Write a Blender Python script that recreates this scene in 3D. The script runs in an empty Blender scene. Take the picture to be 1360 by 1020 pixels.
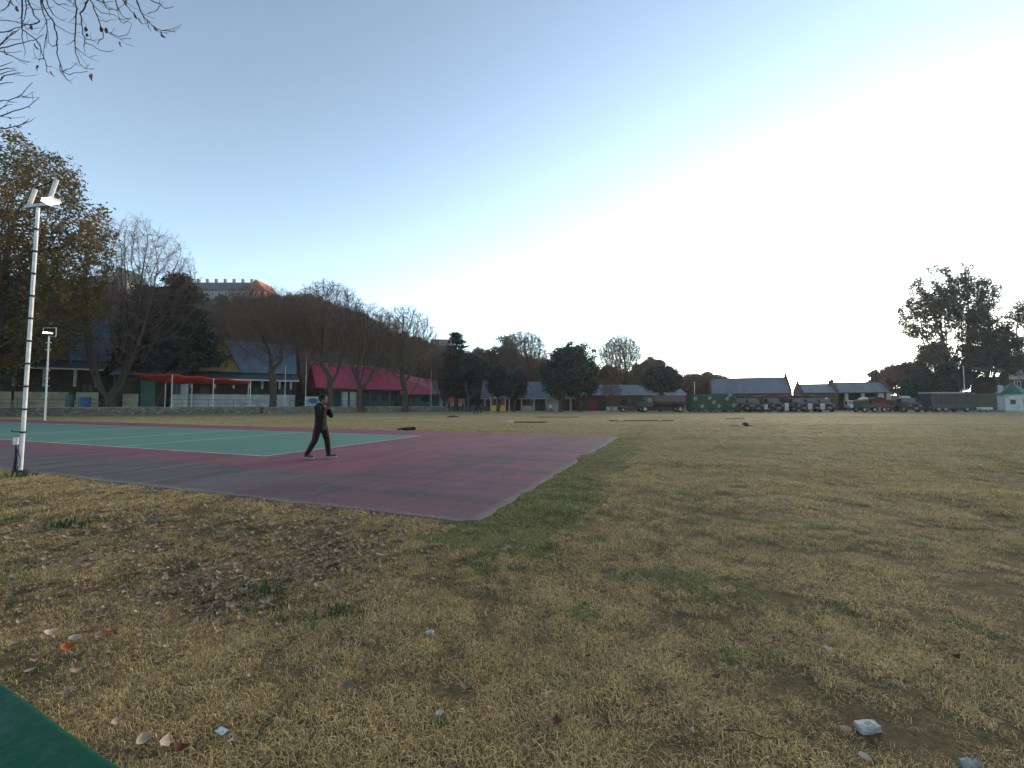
import bpy, bmesh, math, random
import numpy as np
from mathutils import Vector, Matrix, Euler
R = math.radians
random.seed(7)
SC = bpy.context.scene
COL = SC.collection

# ------------------------------------------------------------------ camera
F_PX, HALF_W, HALF_H, CAM_Z, PITCH = 560.0, 680.0, 510.0, 1.6, R(2.56)
cam_data = bpy.data.cameras.new('camera')
cam_data.sensor_width = 36.0
cam_data.lens = 36.0 * F_PX / 1360.0
cam_data.clip_start = 0.05
cam_data.clip_end = 3000
cam = bpy.data.objects.new('camera', cam_data)
cam.location = (0, 0, CAM_Z)
cam.rotation_euler = (R(90) + PITCH, 0, 0)
COL.objects.link(cam)
SC.camera = cam

# ------------------------------------------------------------------ sky, sun, exposure
SUN_EL, SUN_AZ = 5.65, 42.8            # azimuth in degrees to the right of the view axis
w = bpy.data.worlds.new('World'); SC.world = w; w.use_nodes = True
nt = w.node_tree; nt.nodes.clear()
wo = nt.nodes.new('ShaderNodeOutputWorld'); bg = nt.nodes.new('ShaderNodeBackground')
sky = nt.nodes.new('ShaderNodeTexSky'); sky.sky_type = 'NISHITA'; sky.sun_disc = False
sky.sun_elevation = R(SUN_EL); sky.sun_rotation = R(SUN_AZ)
sky.altitude = 1800; sky.air_density = 1.146; sky.dust_density = 0.97; sky.ozone_density = 2.2
hs = nt.nodes.new('ShaderNodeHueSaturation'); hs.inputs['Saturation'].default_value = 0.545
nt.links.new(sky.outputs[0], hs.inputs['Color'])
gm = nt.nodes.new('ShaderNodeGamma'); gm.inputs['Gamma'].default_value = 1.38
nt.links.new(hs.outputs[0], gm.inputs['Color']); cm = nt.nodes.new('ShaderNodeVectorMath'); cm.operation = 'MINIMUM'; cm.inputs[1].default_value = (30, 28, 25)
nt.links.new(gm.outputs[0], cm.inputs[0]); tn = nt.nodes.new('ShaderNodeVectorMath'); tn.operation = 'MULTIPLY'; tn.inputs[1].default_value = (0.95, 1.0, 0.985)
nt.links.new(cm.outputs[0], tn.inputs[0]); nt.links.new(tn.outputs[0], bg.inputs['Color'])
bg.inputs['Strength'].default_value = 0.15
nt.links.new(bg.outputs[0], wo.inputs['Surface'])
sun_d = bpy.data.lights.new('sun', 'SUN'); sun_d.energy = 2.6; sun_d.angle = R(22)
sun_d.color = (1.0, 0.74, 0.50)
sun = bpy.data.objects.new('sun', sun_d); COL.objects.link(sun)
sd = Vector((math.sin(R(SUN_AZ)) * math.cos(R(SUN_EL)), math.cos(R(SUN_AZ)) * math.cos(R(SUN_EL)), math.sin(R(SUN_EL))))
sun.rotation_euler = sd.to_track_quat('Z', 'Y').to_euler()
SC.view_settings.view_transform = 'Standard'
SC.view_settings.look = 'None'
SC.view_settings.exposure = 1.58
SC.view_settings.gamma = 1.0
SC.view_settings.use_curve_mapping = False
SC.render.engine = 'CYCLES'
SC.cycles.max_bounces = 6
SC.cycles.transparent_max_bounces = 8

HAZE = True
# ------------------------------------------------------------------ pixel -> place
_c, _s = math.cos(PITCH), math.sin(PITCH)
def ray(px, py):
    u = (px - HALF_W) / F_PX; v = (HALF_H - py) / F_PX
    return Vector((u, _c - v * _s, _s + v * _c))
def P(px, py, Y):
    r = ray(px, py); t = Y / r.y
    return Vector((r.x * t, Y, CAM_Z + r.z * t))
def G(px, py, z=0.0):
    r = ray(px, py); t = (z - CAM_Z) / r.z
    return Vector((r.x * t, r.y * t, z))
def Z(py, Y): return P(HALF_W, py, Y).z
def X(px, Y, py=520): return P(px, py, Y).x

# ------------------------------------------------------------------ helpers
def tag(o, label=None, cat=None, group=None, kind=None):
    if label: o['label'] = label
    if cat: o['category'] = cat
    if group: o['group'] = group
    if kind: o['kind'] = kind
    return o
def empty(name, loc=(0, 0, 0), rz=0.0, label=None, cat=None, group=None):
    o = bpy.data.objects.new(name, None); COL.objects.link(o)
    o.location = loc; o.rotation_euler = (0, 0, rz); o.empty_display_size = 0.2
    return tag(o, label, cat, group)
def link_mesh(name, me, mat=None, parent=None, loc=None):
    o = bpy.data.objects.new(name, me); COL.objects.link(o)
    if mat is not None and not me.materials:
        for m_ in (mat if isinstance(mat, (list, tuple)) else [mat]): me.materials.append(m_)
    if parent: o.parent = parent
    if loc is not None: o.location = loc
    return o
def np_mesh(name, verts, faces, smooth=False):
    """verts (n,3), faces (m,k) numpy arrays, one face size"""
    me = bpy.data.meshes.new(name)
    verts = np.asarray(verts, dtype=np.float32); faces = np.asarray(faces, dtype=np.int32)
    me.vertices.add(len(verts)); me.vertices.foreach_set('co', verts.ravel())
    k = faces.shape[1]
    me.loops.add(faces.size); me.loops.foreach_set('vertex_index', faces.ravel())
    me.polygons.add(len(faces))
    me.polygons.foreach_set('loop_start', np.arange(0, faces.size, k, dtype=np.int32))
    me.polygons.foreach_set('use_smooth', np.full(len(faces), smooth))
    me.update(calc_edges=True)
    return me
def copy_tree(o, parent=None, **kw):
    c = o.copy(); COL.objects.link(c)
    if parent: c.parent = parent
    for ch in list(o.children): copy_tree(ch, c)
    return c

class MB:
    def __init__(s): s.v = []; s.f = []; s.mi = []; s.m = 0
    def mat(s, i): s.m = i; return s
    def add(s, vs, fs):
        b = len(s.v); s.v += [tuple(v) for v in vs]
        for f in fs: s.f.append([b + i for i in f]); s.mi.append(s.m)
        return s
    def box(s, c, d, rz=0.0, rx=0.0, ry=0.0):
        hx, hy, hz = d[0] / 2, d[1] / 2, d[2] / 2
        e = Euler((rx, ry, rz)).to_matrix()
        vs = [e @ Vector((x, y, z)) + Vector(c) for x in (-hx, hx) for y in (-hy, hy) for z in (-hz, hz)]
        return s.add(vs, [(0, 1, 3, 2), (4, 6, 7, 5), (0, 4, 5, 1), (2, 3, 7, 6), (0, 2, 6, 4), (1, 5, 7, 3)])
    def b2(s, lo, hi):
        return s.box([(a + b) / 2 for a, b in zip(lo, hi)], [abs(b - a) for a, b in zip(lo, hi)])
    def cyl(s, p0, p1, r0, r1=None, n=8, cap=True):
        r1 = r0 if r1 is None else r1
        p0 = Vector(p0); p1 = Vector(p1); d = (p1 - p0).normalized()
        a = d.orthogonal().normalized(); b = d.cross(a)
        vs = []
        for p, r in ((p0, r0), (p1, r1)):
            for i in range(n):
                t = 2 * math.pi * i / n; vs.append(p + (a * math.cos(t) + b * math.sin(t)) * r)
        fs = [(i, (i + 1) % n, n + (i + 1) % n, n + i) for i in range(n)]
        if cap: fs += [tuple(range(n - 1, -1, -1)), tuple(range(n, 2 * n))]
        return s.add(vs, fs)
    def tube(s, pts, r, n=6):
        for i in range(len(pts) - 1):
            rr = r if not isinstance(r, (list, tuple)) else r[i]
            r2 = r if not isinstance(r, (list, tuple)) else r[i + 1]
            s.cyl(pts[i], pts[i + 1], rr, r2, n)
        return s
    def ext(s, poly, ax, a, b):
        """extrude 2-D polygon along axis ax from a to b; poly gives the two other coordinates in order"""
        n = len(poly); vs = []
        for t in (a, b):
            for p in poly:
                q = list(p); q.insert(ax, t); vs.append(q)
        fs = [(i, (i + 1) % n, n + (i + 1) % n, n + i) for i in range(n)]
        fs += [tuple(range(n - 1, -1, -1)), tuple(range(n, 2 * n))]
        return s.add(vs, fs)
    def slab(s, quad, th):
        """quad of 4 points given thickness th below it (along its normal)"""
        q = [Vector(p) for p in quad]; nrm = (q[1] - q[0]).cross(q[3] - q[0]).normalized()
        if nrm.z < 0: nrm = -nrm
        vs = q + [p - nrm * th for p in q]; n = len(q)
        return s.add(vs, [tuple(range(n)), tuple(range(2 * n - 1, n - 1, -1))] + [(i, i + n, (i + 1) % n + n, (i + 1) % n) for i in range(n)])
    def sph(s, c, r, nu=10, nv=7):
        if not isinstance(r, (list, tuple)): r = (r, r, r)
        vs = [(c[0], c[1], c[2] + r[2])]
        for j in range(1, nv):
            ph = math.pi * j / nv
            for i in range(nu):
                th = 2 * math.pi * i / nu
                vs.append((c[0] + r[0] * math.sin(ph) * math.cos(th), c[1] + r[1] * math.sin(ph) * math.sin(th), c[2] + r[2] * math.cos(ph)))
        vs.append((c[0], c[1], c[2] - r[2])); L = len(vs) - 1
        fs = [(0, 1 + i, 1 + (i + 1) % nu) for i in range(nu)]
        for j in range(nv - 2):
            for i in range(nu):
                a = 1 + j * nu; fs.append((a + i, a + nu + i, a + nu + (i + 1) % nu, a + (i + 1) % nu))
        a = 1 + (nv - 2) * nu
        fs += [(L, a + (i + 1) % nu, a + i) for i in range(nu)]
        return s.add(vs, fs)
    def build(s, name, mat, parent=None, bevel=0.0, smooth=False, loc=None):
        me = bpy.data.meshes.new(name); me.from_pydata(s.v, [], s.f)
        for m_ in (mat if isinstance(mat, (list, tuple)) else [mat]): me.materials.append(m_)
        bm = bmesh.new(); bm.from_mesh(me)
        for f, mi in zip(bm.faces, s.mi): f.material_index = mi; f.smooth = smooth
        bmesh.ops.recalc_face_normals(bm, faces=bm.faces)
        if bevel: bmesh.ops.bevel(bm, geom=bm.edges[:], offset=bevel, segments=1, affect='EDGES', profile=0.5)
        bm.to_mesh(me); bm.free()
        return link_mesh(name, me, None, parent, loc)

# ------------------------------------------------------------------ materials
def srgb(r, g, b):
    f = lambda c: (c / 255 / 12.92) if c / 255 <= 0.04045 else ((c / 255 + 0.055) / 1.055) ** 2.4
    return (f(r), f(g), f(b))
def ramp(nt, fac, stops):
    n = nt.nodes.new('ShaderNodeValToRGB'); nt.links.new(fac, n.inputs[0])
    e = n.color_ramp.elements
    while len(e) < len(stops): e.new(0.5)
    for el, (p, c) in zip(e, stops):
        el.position = p; el.color = (c[0], c[1], c[2], 1) if not isinstance(c, (int, float)) else (c, c, c, 1)
    return n.outputs[0]
def noise(nt, vec, scale, detail=4, rough=0.6, dist=0.0):
    n = nt.nodes.new('ShaderNodeTexNoise'); n.inputs['Scale'].default_value = scale
    n.inputs['Detail'].default_value = detail; n.inputs['Roughness'].default_value = rough
    n.inputs['Distortion'].default_value = dist
    if vec: nt.links.new(vec, n.inputs['Vector'])
    return n.outputs[0]
def mix(nt, fac, a, b, mode='MIX'):
    n = nt.nodes.new('ShaderNodeMix'); n.data_type = 'RGBA'; n.blend_type = mode
    for s_, i in ((fac, 0), (a, 6), (b, 7)):
        if isinstance(s_, (int, float)): n.inputs[i].default_value = s_ if i == 0 else (s_, s_, s_, 1)
        elif isinstance(s_, tuple): n.inputs[i].default_value = (*s_[:3], 1)
        else: nt.links.new(s_, n.inputs[i])
    return n.outputs[2]
def mth(nt, op, a, b=None, c=None, clamp=False):
    n = nt.nodes.new('ShaderNodeMath'); n.operation = op; n.use_clamp = clamp
    for i, s_ in enumerate((a, b, c)):
        if s_ is None: continue
        if isinstance(s_, (int, float)): n.inputs[i].default_value = s_
        else: nt.links.new(s_, n.inputs[i])
    return n.outputs[0]
def bump(nt, h, strength, dist, bs):
    b = nt.nodes.new('ShaderNodeBump'); b.inputs['Strength'].default_value = strength
    b.inputs['Distance'].default_value = dist
    nt.links.new(h, b.inputs['Height']); nt.links.new(b.outputs[0], bs.inputs['Normal'])
def new_mat(name):
    m = bpy.data.materials.new(name); m.use_nodes = True
    nt = m.node_tree; bs = nt.nodes['Principled BSDF']
    bs.inputs['Specular IOR Level'].default_value = 0.3
    return m, nt, bs
def mat(name, c1, c2=None, scale=2.0, rough=0.8, bmp=0.3, bdist=0.02, metal=0.0, grime=0.0, spec=0.3, stretch=None, coord='Object'):
    """two-tone weathered surface"""
    m, nt, bs = new_mat(name)
    c2 = c2 or tuple(c * 0.65 for c in c1)
    tc = nt.nodes.new('ShaderNodeTexCoord'); vec = tc.outputs[coord]
    if stretch:
        mp = nt.nodes.new('ShaderNodeMapping'); mp.inputs['Scale'].default_value = stretch
        nt.links.new(vec, mp.inputs[0]); vec = mp.outputs[0]
    n1 = noise(nt, vec, scale, 5, 0.65); n2 = noise(nt, vec, scale * 7, 3, 0.6)
    f = ramp(nt, n1, [(0.35, 0.0), (0.65, 1.0)])
    c = mix(nt, f, tuple(c1), tuple(c2))
    c = mix(nt, ramp(nt, n2, [(0.4, 0.0), (0.7, 0.35)]), c, tuple(x * 0.6 for x in c1))
    if grime:
        n3 = noise(nt, vec, scale * 0.5, 6, 0.7)
        c = mix(nt, mth(nt, 'MULTIPLY', ramp(nt, n3, [(0.45, 0.0), (0.62, 1.0)]), grime), c, (0.05, 0.045, 0.04))
    nt.links.new(c, bs.inputs['Base Color'])
    bs.inputs['Roughness'].default_value = rough; bs.inputs['Metallic'].default_value = metal
    bs.inputs['Specular IOR Level'].default_value = spec
    if bmp: bump(nt, n2, bmp, bdist, bs)
    return m
# ------------------------------------------------------------------ court frame
CC = Vector((-0.50, 5.64, 0))                       # near right corner of the slab
CL = Vector((-0.932, 0.362, 0)).normalized()        # long way, to the left
CW = Vector((0.362, 0.932, 0)).normalized()         # across, away from the camera
def court(t, s, z=0.0): return CC + CL * t + CW * s + Vector((0, 0, z))

# ------------------------------------------------------------------ lawn colour, shared by the sheet and the blades
def lawn_group():
    g = bpy.data.node_groups.new('lawn_colour', 'ShaderNodeTree')
    g.interface.new_socket('Vector', in_out='INPUT', socket_type='NodeSocketVector')
    g.interface.new_socket('Green', in_out='OUTPUT', socket_type='NodeSocketFloat')
    g.interface.new_socket('Color', in_out='OUTPUT', socket_type='NodeSocketColor')
    gi = g.nodes.new('NodeGroupInput'); go = g.nodes.new('NodeGroupOutput')
    v = gi.outputs[0]
    big = noise(g, v, 0.16, 4, 0.6, 0.4); mid = noise(g, v, 0.85, 5, 0.65, 0.3); sml = noise(g, v, 4.5, 4, 0.7)
    # distance to the right hand edge of the court: greener there
    sep = g.nodes.new('ShaderNodeVectorMath'); sep.operation = 'DOT_PRODUCT'
    sub = g.nodes.new('ShaderNodeVectorMath'); sub.operation = 'SUBTRACT'
    g.links.new(v, sub.inputs[0]); sub.inputs[1].default_value = CC
    g.links.new(sub.outputs[0], sep.inputs[0]); sep.inputs[1].default_value = -CL
    sep2 = g.nodes.new('ShaderNodeVectorMath'); sep2.operation = 'DOT_PRODUCT'
    g.links.new(sub.outputs[0], sep2.inputs[0]); sep2.inputs[1].default_value = CW
    u = sep.outputs['Value']; s_ = sep2.outputs['Value']
    a = mth(g, 'SUBTRACT', 1.0, mth(g, 'DIVIDE', mth(g, 'ABSOLUTE', mth(g, 'SUBTRACT', u, 0.45)), 1.15), clamp=True)
    b = mth(g, 'MULTIPLY', a, mth(g, 'GREATER_THAN', s_, -0.9))
    g1 = mth(g, 'ADD', mth(g, 'MULTIPLY', big, 0.75), mth(g, 'MULTIPLY', mid, 0.75))
    g1 = mth(g, 'ADD', g1, mth(g, 'MULTIPLY', b, 0.34))
    g1 = mth(g, 'ADD', g1, mth(g, 'MULTIPLY', sml, 0.35))
    green = ramp(g, g1, [(0.98, 0.0), (1.26, 0.9)])
    tan = mix(g, ramp(g, sml, [(0.35, 0.0), (0.65, 1.0)]), (0.48, 0.340, 0.150), (0.27, 0.190, 0.090))
    tan = mix(g, ramp(g, mid, [(0.38, 0.0), (0.62, 1.0)]), tan, (0.39, 0.285, 0.135))
    brown = ramp(g, mth(g, 'ADD', mth(g, 'MULTIPLY', noise(g, v, 0.5, 5, 0.7), 0.8), mth(g, 'MULTIPLY', noise(g, v, 2.6, 3), 0.3)), [(0.58, 0.0), (0.72, 0.6)])
    tan = mix(g, brown, tan, (0.13, 0.082, 0.046))
    grn = mix(g, ramp(g, sml, [(0.35, 0.0), (0.65, 1.0)]), (0.105, 0.130, 0.034), (0.20, 0.190, 0.060))
    c = mix(g, green, tan, grn)
    # far out the lawn fades to an even, paler straw
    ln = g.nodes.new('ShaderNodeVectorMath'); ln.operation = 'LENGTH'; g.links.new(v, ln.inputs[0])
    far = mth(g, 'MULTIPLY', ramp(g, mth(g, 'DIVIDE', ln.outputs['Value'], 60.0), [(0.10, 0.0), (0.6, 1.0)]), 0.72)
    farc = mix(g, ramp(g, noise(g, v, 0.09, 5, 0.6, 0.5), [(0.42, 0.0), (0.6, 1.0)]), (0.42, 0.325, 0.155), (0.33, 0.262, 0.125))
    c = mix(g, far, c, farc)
    g.links.new(green, go.inputs[0]); g.links.new(c, go.inputs[1])
    return g
LAWN = lawn_group()

def ground_mat():
    m, nt, bs = new_mat('lawn_ground')
    ge = nt.nodes.new('ShaderNodeNewGeometry')
    g = nt.nodes.new('ShaderNodeGroup'); g.node_tree = LAWN
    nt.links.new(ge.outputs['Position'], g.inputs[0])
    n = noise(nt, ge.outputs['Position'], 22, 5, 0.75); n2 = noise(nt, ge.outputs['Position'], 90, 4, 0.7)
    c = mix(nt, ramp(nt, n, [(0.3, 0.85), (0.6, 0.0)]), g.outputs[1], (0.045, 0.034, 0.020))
    c = mix(nt, ramp(nt, n2, [(0.45, 0.0), (0.75, 0.5)]), c, (0.26, 0.21, 0.12))
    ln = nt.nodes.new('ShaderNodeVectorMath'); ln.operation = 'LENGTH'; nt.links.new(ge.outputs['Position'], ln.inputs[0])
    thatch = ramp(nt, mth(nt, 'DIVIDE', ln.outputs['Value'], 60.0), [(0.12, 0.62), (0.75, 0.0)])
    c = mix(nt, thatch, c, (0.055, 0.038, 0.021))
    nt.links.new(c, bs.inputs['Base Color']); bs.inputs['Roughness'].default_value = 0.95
    bs.inputs['Specular IOR Level'].default_value = 0.1
    bump(nt, mth(nt, 'ADD', n, n2), 0.9, 0.03, bs)
    return m
def blade_mat():
    m, nt, bs = new_mat('grass_blades')
    ge = nt.nodes.new('ShaderNodeNewGeometry'); oi = nt.nodes.new('ShaderNodeObjectInfo')
    g = nt.nodes.new('ShaderNodeGroup'); g.node_tree = LAWN
    nt.links.new(ge.outputs['Position'], g.inputs[0])
    br = mix(nt, ge.outputs['Random Per Island'], (0.45, 0.45, 0.42), (2.2, 2.08, 1.85))
    c = mix(nt, 1.0, g.outputs[1], br, 'MULTIPLY')
    c = mix(nt, mth(nt, 'MULTIPLY', mth(nt, 'GREATER_THAN', ge.outputs['Random Per Island'], 0.86), 0.6), c, (0.40, 0.33, 0.20))
    c = mix(nt, mth(nt, 'MULTIPLY', oi.outputs['Random'], 0.25), c, (0.10, 0.07, 0.04))
    nt.links.new(c, bs.inputs['Base Color']); bs.inputs['Roughness'].default_value = 0.8
    bs.inputs['Specular IOR Level'].default_value = 0.2
    return m

# ground sheet, finer near the camera, small humps; reaches the horizon
def ground_sheet():
    xs = np.concatenate([-np.geomspace(1500, 12, 26), np.linspace(-11.5, 11.5, 116), np.geomspace(12, 1500, 26)])
    ys = np.concatenate([-np.geomspace(400, 3, 8), np.linspace(-2.8, 14, 85), np.geomspace(14.4, 1600, 34)])
    gx, gy = np.meshgrid(xs, ys)
    rng = np.random.RandomState(3); z = np.zeros_like(gx)
    for _ in range(26):
        k = rng.uniform(0.8, 7.0); a = rng.uniform(0, 6.28); ph = rng.uniform(0, 6.28)
        z += 0.010 / k ** 0.7 * np.sin(k * (gx * math.cos(a) + gy * math.sin(a)) + ph)
    near = np.clip(1 - (np.abs(gx) - 9) / 2, 0, 1) * np.clip(1 - (gy - 12) / 2, 0, 1) * np.clip((gy + 2.8) / 1, 0, 1)
    t = (gx - CC.x) * CL.x + (gy - CC.y) * CL.y; s = (gx - CC.x) * CW.x + (gy - CC.y) * CW.y
    inside = np.clip(np.minimum(t + 0.5, s + 0.5) / 0.5, 0, 1)
    z = (z - 0.0) * near * (1 - inside) - 0.015 * inside
    v = np.stack([gx, gy, z], -1).reshape(-1, 3)
    ny, nx = gx.shape; i = np.arange(ny * nx).reshape(ny, nx)
    f = np.stack([i[:-1, :-1], i[:-1, 1:], i[1:, 1:], i[1:, :-1]], -1).reshape(-1, 4)
    return v, f
gv, gf = ground_sheet()
ground = link_mesh('ground', np_mesh('ground', gv, gf, True), ground_mat()); tag(ground, 'wide dry lawn of the parade field', kind='structure')

# ------------------------------------------------------------------ court slab
def court_mat():
    m, nt, bs = new_mat('court_maroon')
    ge = nt.nodes.new('ShaderNodeNewGeometry')
    mp = nt.nodes.new('ShaderNodeMapping'); mp.vector_type = 'TEXTURE'
    mp.inputs['Location'].default_value = CC; mp.inputs['Rotation'].default_value = (0, 0, math.atan2(CW.y, CW.x))
    nt.links.new(ge.outputs['Position'], mp.inputs[0])       # x = across (s), y = long way (t)
    v = mp.outputs[0]
    st = nt.nodes.new('ShaderNodeMapping'); st.inputs['Scale'].default_value = (0.35, 1.6, 1.0); nt.links.new(v, st.inputs[0])
    streak = noise(nt, st.outputs[0], 0.8, 8, 0.72, 1.2)
    st2 = nt.nodes.new('ShaderNodeMapping'); st2.inputs['Scale'].default_value = (1.5, 0.16, 1.0); nt.links.new(v, st2.inputs[0])
    band = noise(nt, st2.outputs[0], 0.9, 4, 0.6, 0.25)
    sx = nt.nodes.new('ShaderNodeSeparateXYZ'); nt.links.new(v, sx.inputs[0])
    s_, t_ = sx.outputs[0], sx.outputs[1]
    c = mix(nt, ramp(nt, streak, [(0.36, 0.0), (0.62, 1.0)]), (0.135, 0.036, 0.047), (0.185, 0.066, 0.076))
    # worn, sooty coat in a band along the near edge, and drag streaks over the right part
    edge = ramp(nt, mth(nt, 'ADD', mth(nt, 'DIVIDE', s_, 4.6), mth(nt, 'MULTIPLY', mth(nt, 'SUBTRACT', band, 0.5), 0.9)), [(0.45, 1.0), (0.62, 0.0)])
    left = ramp(nt, mth(nt, 'DIVIDE', t_, 10.0), [(0.25, 0.35), (0.6, 1.0)])
    e2 = mth(nt, 'MULTIPLY', mth(nt, 'MULTIPLY', edge, left), 0.92)
    c = mix(nt, e2, c, mix(nt, ramp(nt, streak, [(0.4, 0.0), (0.6, 1.0)]), (0.060, 0.050, 0.050), (0.110, 0.092, 0.088)))
    right = ramp(nt, mth(nt, 'DIVIDE', mth(nt, 'ADD', t_, mth(nt, 'MULTIPLY', s_, 0.12)), 10.0), [(0.42, 1.0), (0.52, 0.0)])
    r2 = mth(nt, 'MULTIPLY', right, ramp(nt, mth(nt, 'ADD', mth(nt, 'MULTIPLY', streak, 0.6), mth(nt, 'MULTIPLY', band, 0.4)), [(0.46, 0.0), (0.54, 0.95)]))
    c = mix(nt, mth(nt, 'MULTIPLY', r2, 0.85), c, (0.045, 0.036, 0.038))
    pale = noise(nt, st.outputs[0], 1.4, 6, 0.7, 0.8)
    c = mix(nt, ramp(nt, pale, [(0.56, 0.0), (0.74, 0.45)]), c, (0.17, 0.12, 0.115))
    fine = noise(nt, v, 14, 5, 0.75)
    c = mix(nt, ramp(nt, fine, [(0.5, 0.0), (0.8, 0.35)]), c, (0.05, 0.04, 0.045))
    vo = nt.nodes.new('ShaderNodeTexVoronoi'); vo.feature = 'DISTANCE_TO_EDGE'; vo.inputs['Scale'].default_value = 0.30; wv = nt.nodes.new('ShaderNodeVectorMath'); wv.operation = 'ADD'; nz = nt.nodes.new('ShaderNodeTexNoise'); nz.inputs['Scale'].default_value = 1.3; nz.inputs['Detail'].default_value = 6; nt.links.new(v, nz.inputs['Vector']); sc3 = nt.nodes.new('ShaderNodeVectorMath'); sc3.operation = 'SCALE'; sc3.inputs['Scale'].default_value = 1.6; nt.links.new(nz.outputs['Color'], sc3.inputs[0]); nt.links.new(v, wv.inputs[0]); nt.links.new(sc3.outputs[0], wv.inputs[1]); nt.links.new(wv.outputs[0], vo.inputs['Vector'])
    c = mix(nt, mth(nt, 'MULTIPLY', ramp(nt, vo.outputs['Distance'], [(0.0, 1.0), (0.007, 0.0)]), ramp(nt, noise(nt, v, 0.4, 3), [(0.42, 0.0), (0.56, 0.85)])), c, (0.03, 0.026, 0.024))
    spot = noise(nt, v, 3.2, 5, 0.7, 0.5)
    c = mix(nt, ramp(nt, spot, [(0.60, 0.0), (0.70, 0.55)]), c, (0.055, 0.042, 0.044))
    dust = mth(nt, 'MULTIPLY', ramp(nt, mth(nt, 'ADD', mth(nt, 'DIVIDE', mth(nt, 'MINIMUM', s_, t_), 0.55), mth(nt, 'MULTIPLY', fine, 0.9)), [(0.40, 1.0), (0.80, 0.0)]), 0.75)
    c = mix(nt, dust, c, (0.17, 0.15, 0.125))
    nt.links.new(c, bs.inputs['Base Color']); bs.inputs['Roughness'].default_value = 0.8
    bump(nt, noise(nt, v, 60, 4, 0.7), 0.35, 0.01, bs)
    return m
def slab_poly(name, pts, z0, z1, m, kind, label=None):
    me = bpy.data.meshes.new(name); n = len(pts)
    vs = [(p.x, p.y, z0) for p in pts] + [(p.x, p.y, z1) for p in pts]
    me.from_pydata(vs, [], [tuple(range(n - 1, -1, -1)), tuple(range(n, 2 * n))] + [(i, (i + 1) % n, n + (i + 1) % n, n + i) for i in range(n)])
    me.materials.append(m); o = link_mesh(name, me); bm = bmesh.new(); bm.from_mesh(me)
    bmesh.ops.recalc_face_normals(bm, faces=bm.faces); bm.to_mesh(me); bm.free()
    return tag(o, label, kind=kind)
rj = random.Random(5)
W_ALL, T_ALL = 15.2, 62.0
near_e = [court(t + 0.0, rj.uniform(-0.05, 0.05)) for t in np.arange(0.25, T_ALL, 0.5)]
left_e = [court(T_ALL, 0.4), court(T_ALL, W_ALL)]
far_e = [court(t, W_ALL + rj.uniform(-0.04, 0.04)) for t in np.arange(T_ALL - 1, 0.3, -1.0)]
right_e = [court(rj.uniform(-0.03, 0.05) + (0.25 * math.exp(-((s - 7.4) / 0.8) ** 2)), s) for s in np.arange(W_ALL, 0.1, -0.35)]
pavement = slab_poly('court_pavement', near_e + left_e + far_e + right_e, -0.05, 0.018, court_mat(), 'structure', 'worn maroon court surround')
def green_mat():
    m, nt, bs = new_mat('court_green')
    ge = nt.nodes.new('ShaderNodeNewGeometry'); v = ge.outputs['Position']
    n = noise(nt, v, 0.35, 6, 0.65, 0.5); f = noise(nt, v, 9, 5, 0.7)
    c = mix(nt, ramp(nt, n, [(0.35, 0.0), (0.65, 1.0)]), (0.062, 0.160, 0.112), (0.082, 0.180, 0.132))
    c = mix(nt, ramp(nt, noise(nt, v, 0.9, 6, 0.7, 1.0), [(0.55, 0.0), (0.8, 0.5)]), c, (0.11, 0.15, 0.12))
    c = mix(nt, ramp(nt, f, [(0.5, 0.0), (0.8, 0.3)]), c, (0.05, 0.09, 0.07))
    nt.links.new(c, bs.inputs['Base Color']); bs.inputs['Roughness'].default_value = 0.75
    bump(nt, f, 0.2, 0.005, bs); return m
T0, T1, S0, S1 = 8.9, 57.0, 4.0, 12.2
slab_poly('court_surface', [court(T0, S0), court(T1, S0), court(T1, S1), court(T0, S1)], 0.018, 0.022, green_mat(), 'structure', 'green painted play surface')
line_m = mat('line_paint', (0.55, 0.56, 0.53), (0.36, 0.38, 0.36), 3.0, 0.7, 0.1, grime=0.25)
thin_m = mat('line_paint_faded', (0.36, 0.44, 0.40), (0.20, 0.30, 0.26), 3.0, 0.7, 0.1)
def court_line(a, b, wd, m, label):
    d = (b - a).normalized(); n = Vector((-d.y, d.x, 0)) * wd / 2
    slab_poly('court_line', [a - n, b - n, b + n, a + n], 0.0225, 0.0265, m, 'structure', label)
court_line(court(T0 - 0.03, S0), court(T1, S0), 0.06, line_m, 'white front boundary line')
court_line(court(T0, S0 + 0.05), court(T0, S1 + 0.1), 0.06, line_m, 'white right boundary line')
for tt in (16.3, 20.9, 28.5): court_line(court(tt, S0 + 0.05), court(tt, S1 - 0.05), 0.08, thin_m, 'faded cross line on the court')
court_line(court(T0 + 0.05, S1 - 0.1), court(T1, S1 - 0.1), 0.05, thin_m, 'faded back line on the court')
# ------------------------------------------------------------------ left row: frame along the stone wall
FO = Vector((-60.0, 50.0, 0)); FA = Vector((0.84, 0.542, 0)).normalized(); FB = Vector((-FA.y, FA.x, 0)); FANG = math.atan2(FA.y, FA.x)
def F(k, off, z=0.0): return FO + FA * k + FB * off + Vector((0, 0, z))
def kk(px, off):
    r = (px - HALF_W) / F_PX; bx = FO.x + FB.x * off; by = FO.y + FB.y * off
    return (r * by - bx) / (FA.x - r * FA.y)
def zf(px, py, off): return P(px, py, F(kk(px, off), off).y).z
def frame_empty(name, k, off, label, cat, group=None, z=0.0): return empty(name, F(k, off, z), FANG, label, cat, group)

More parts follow.
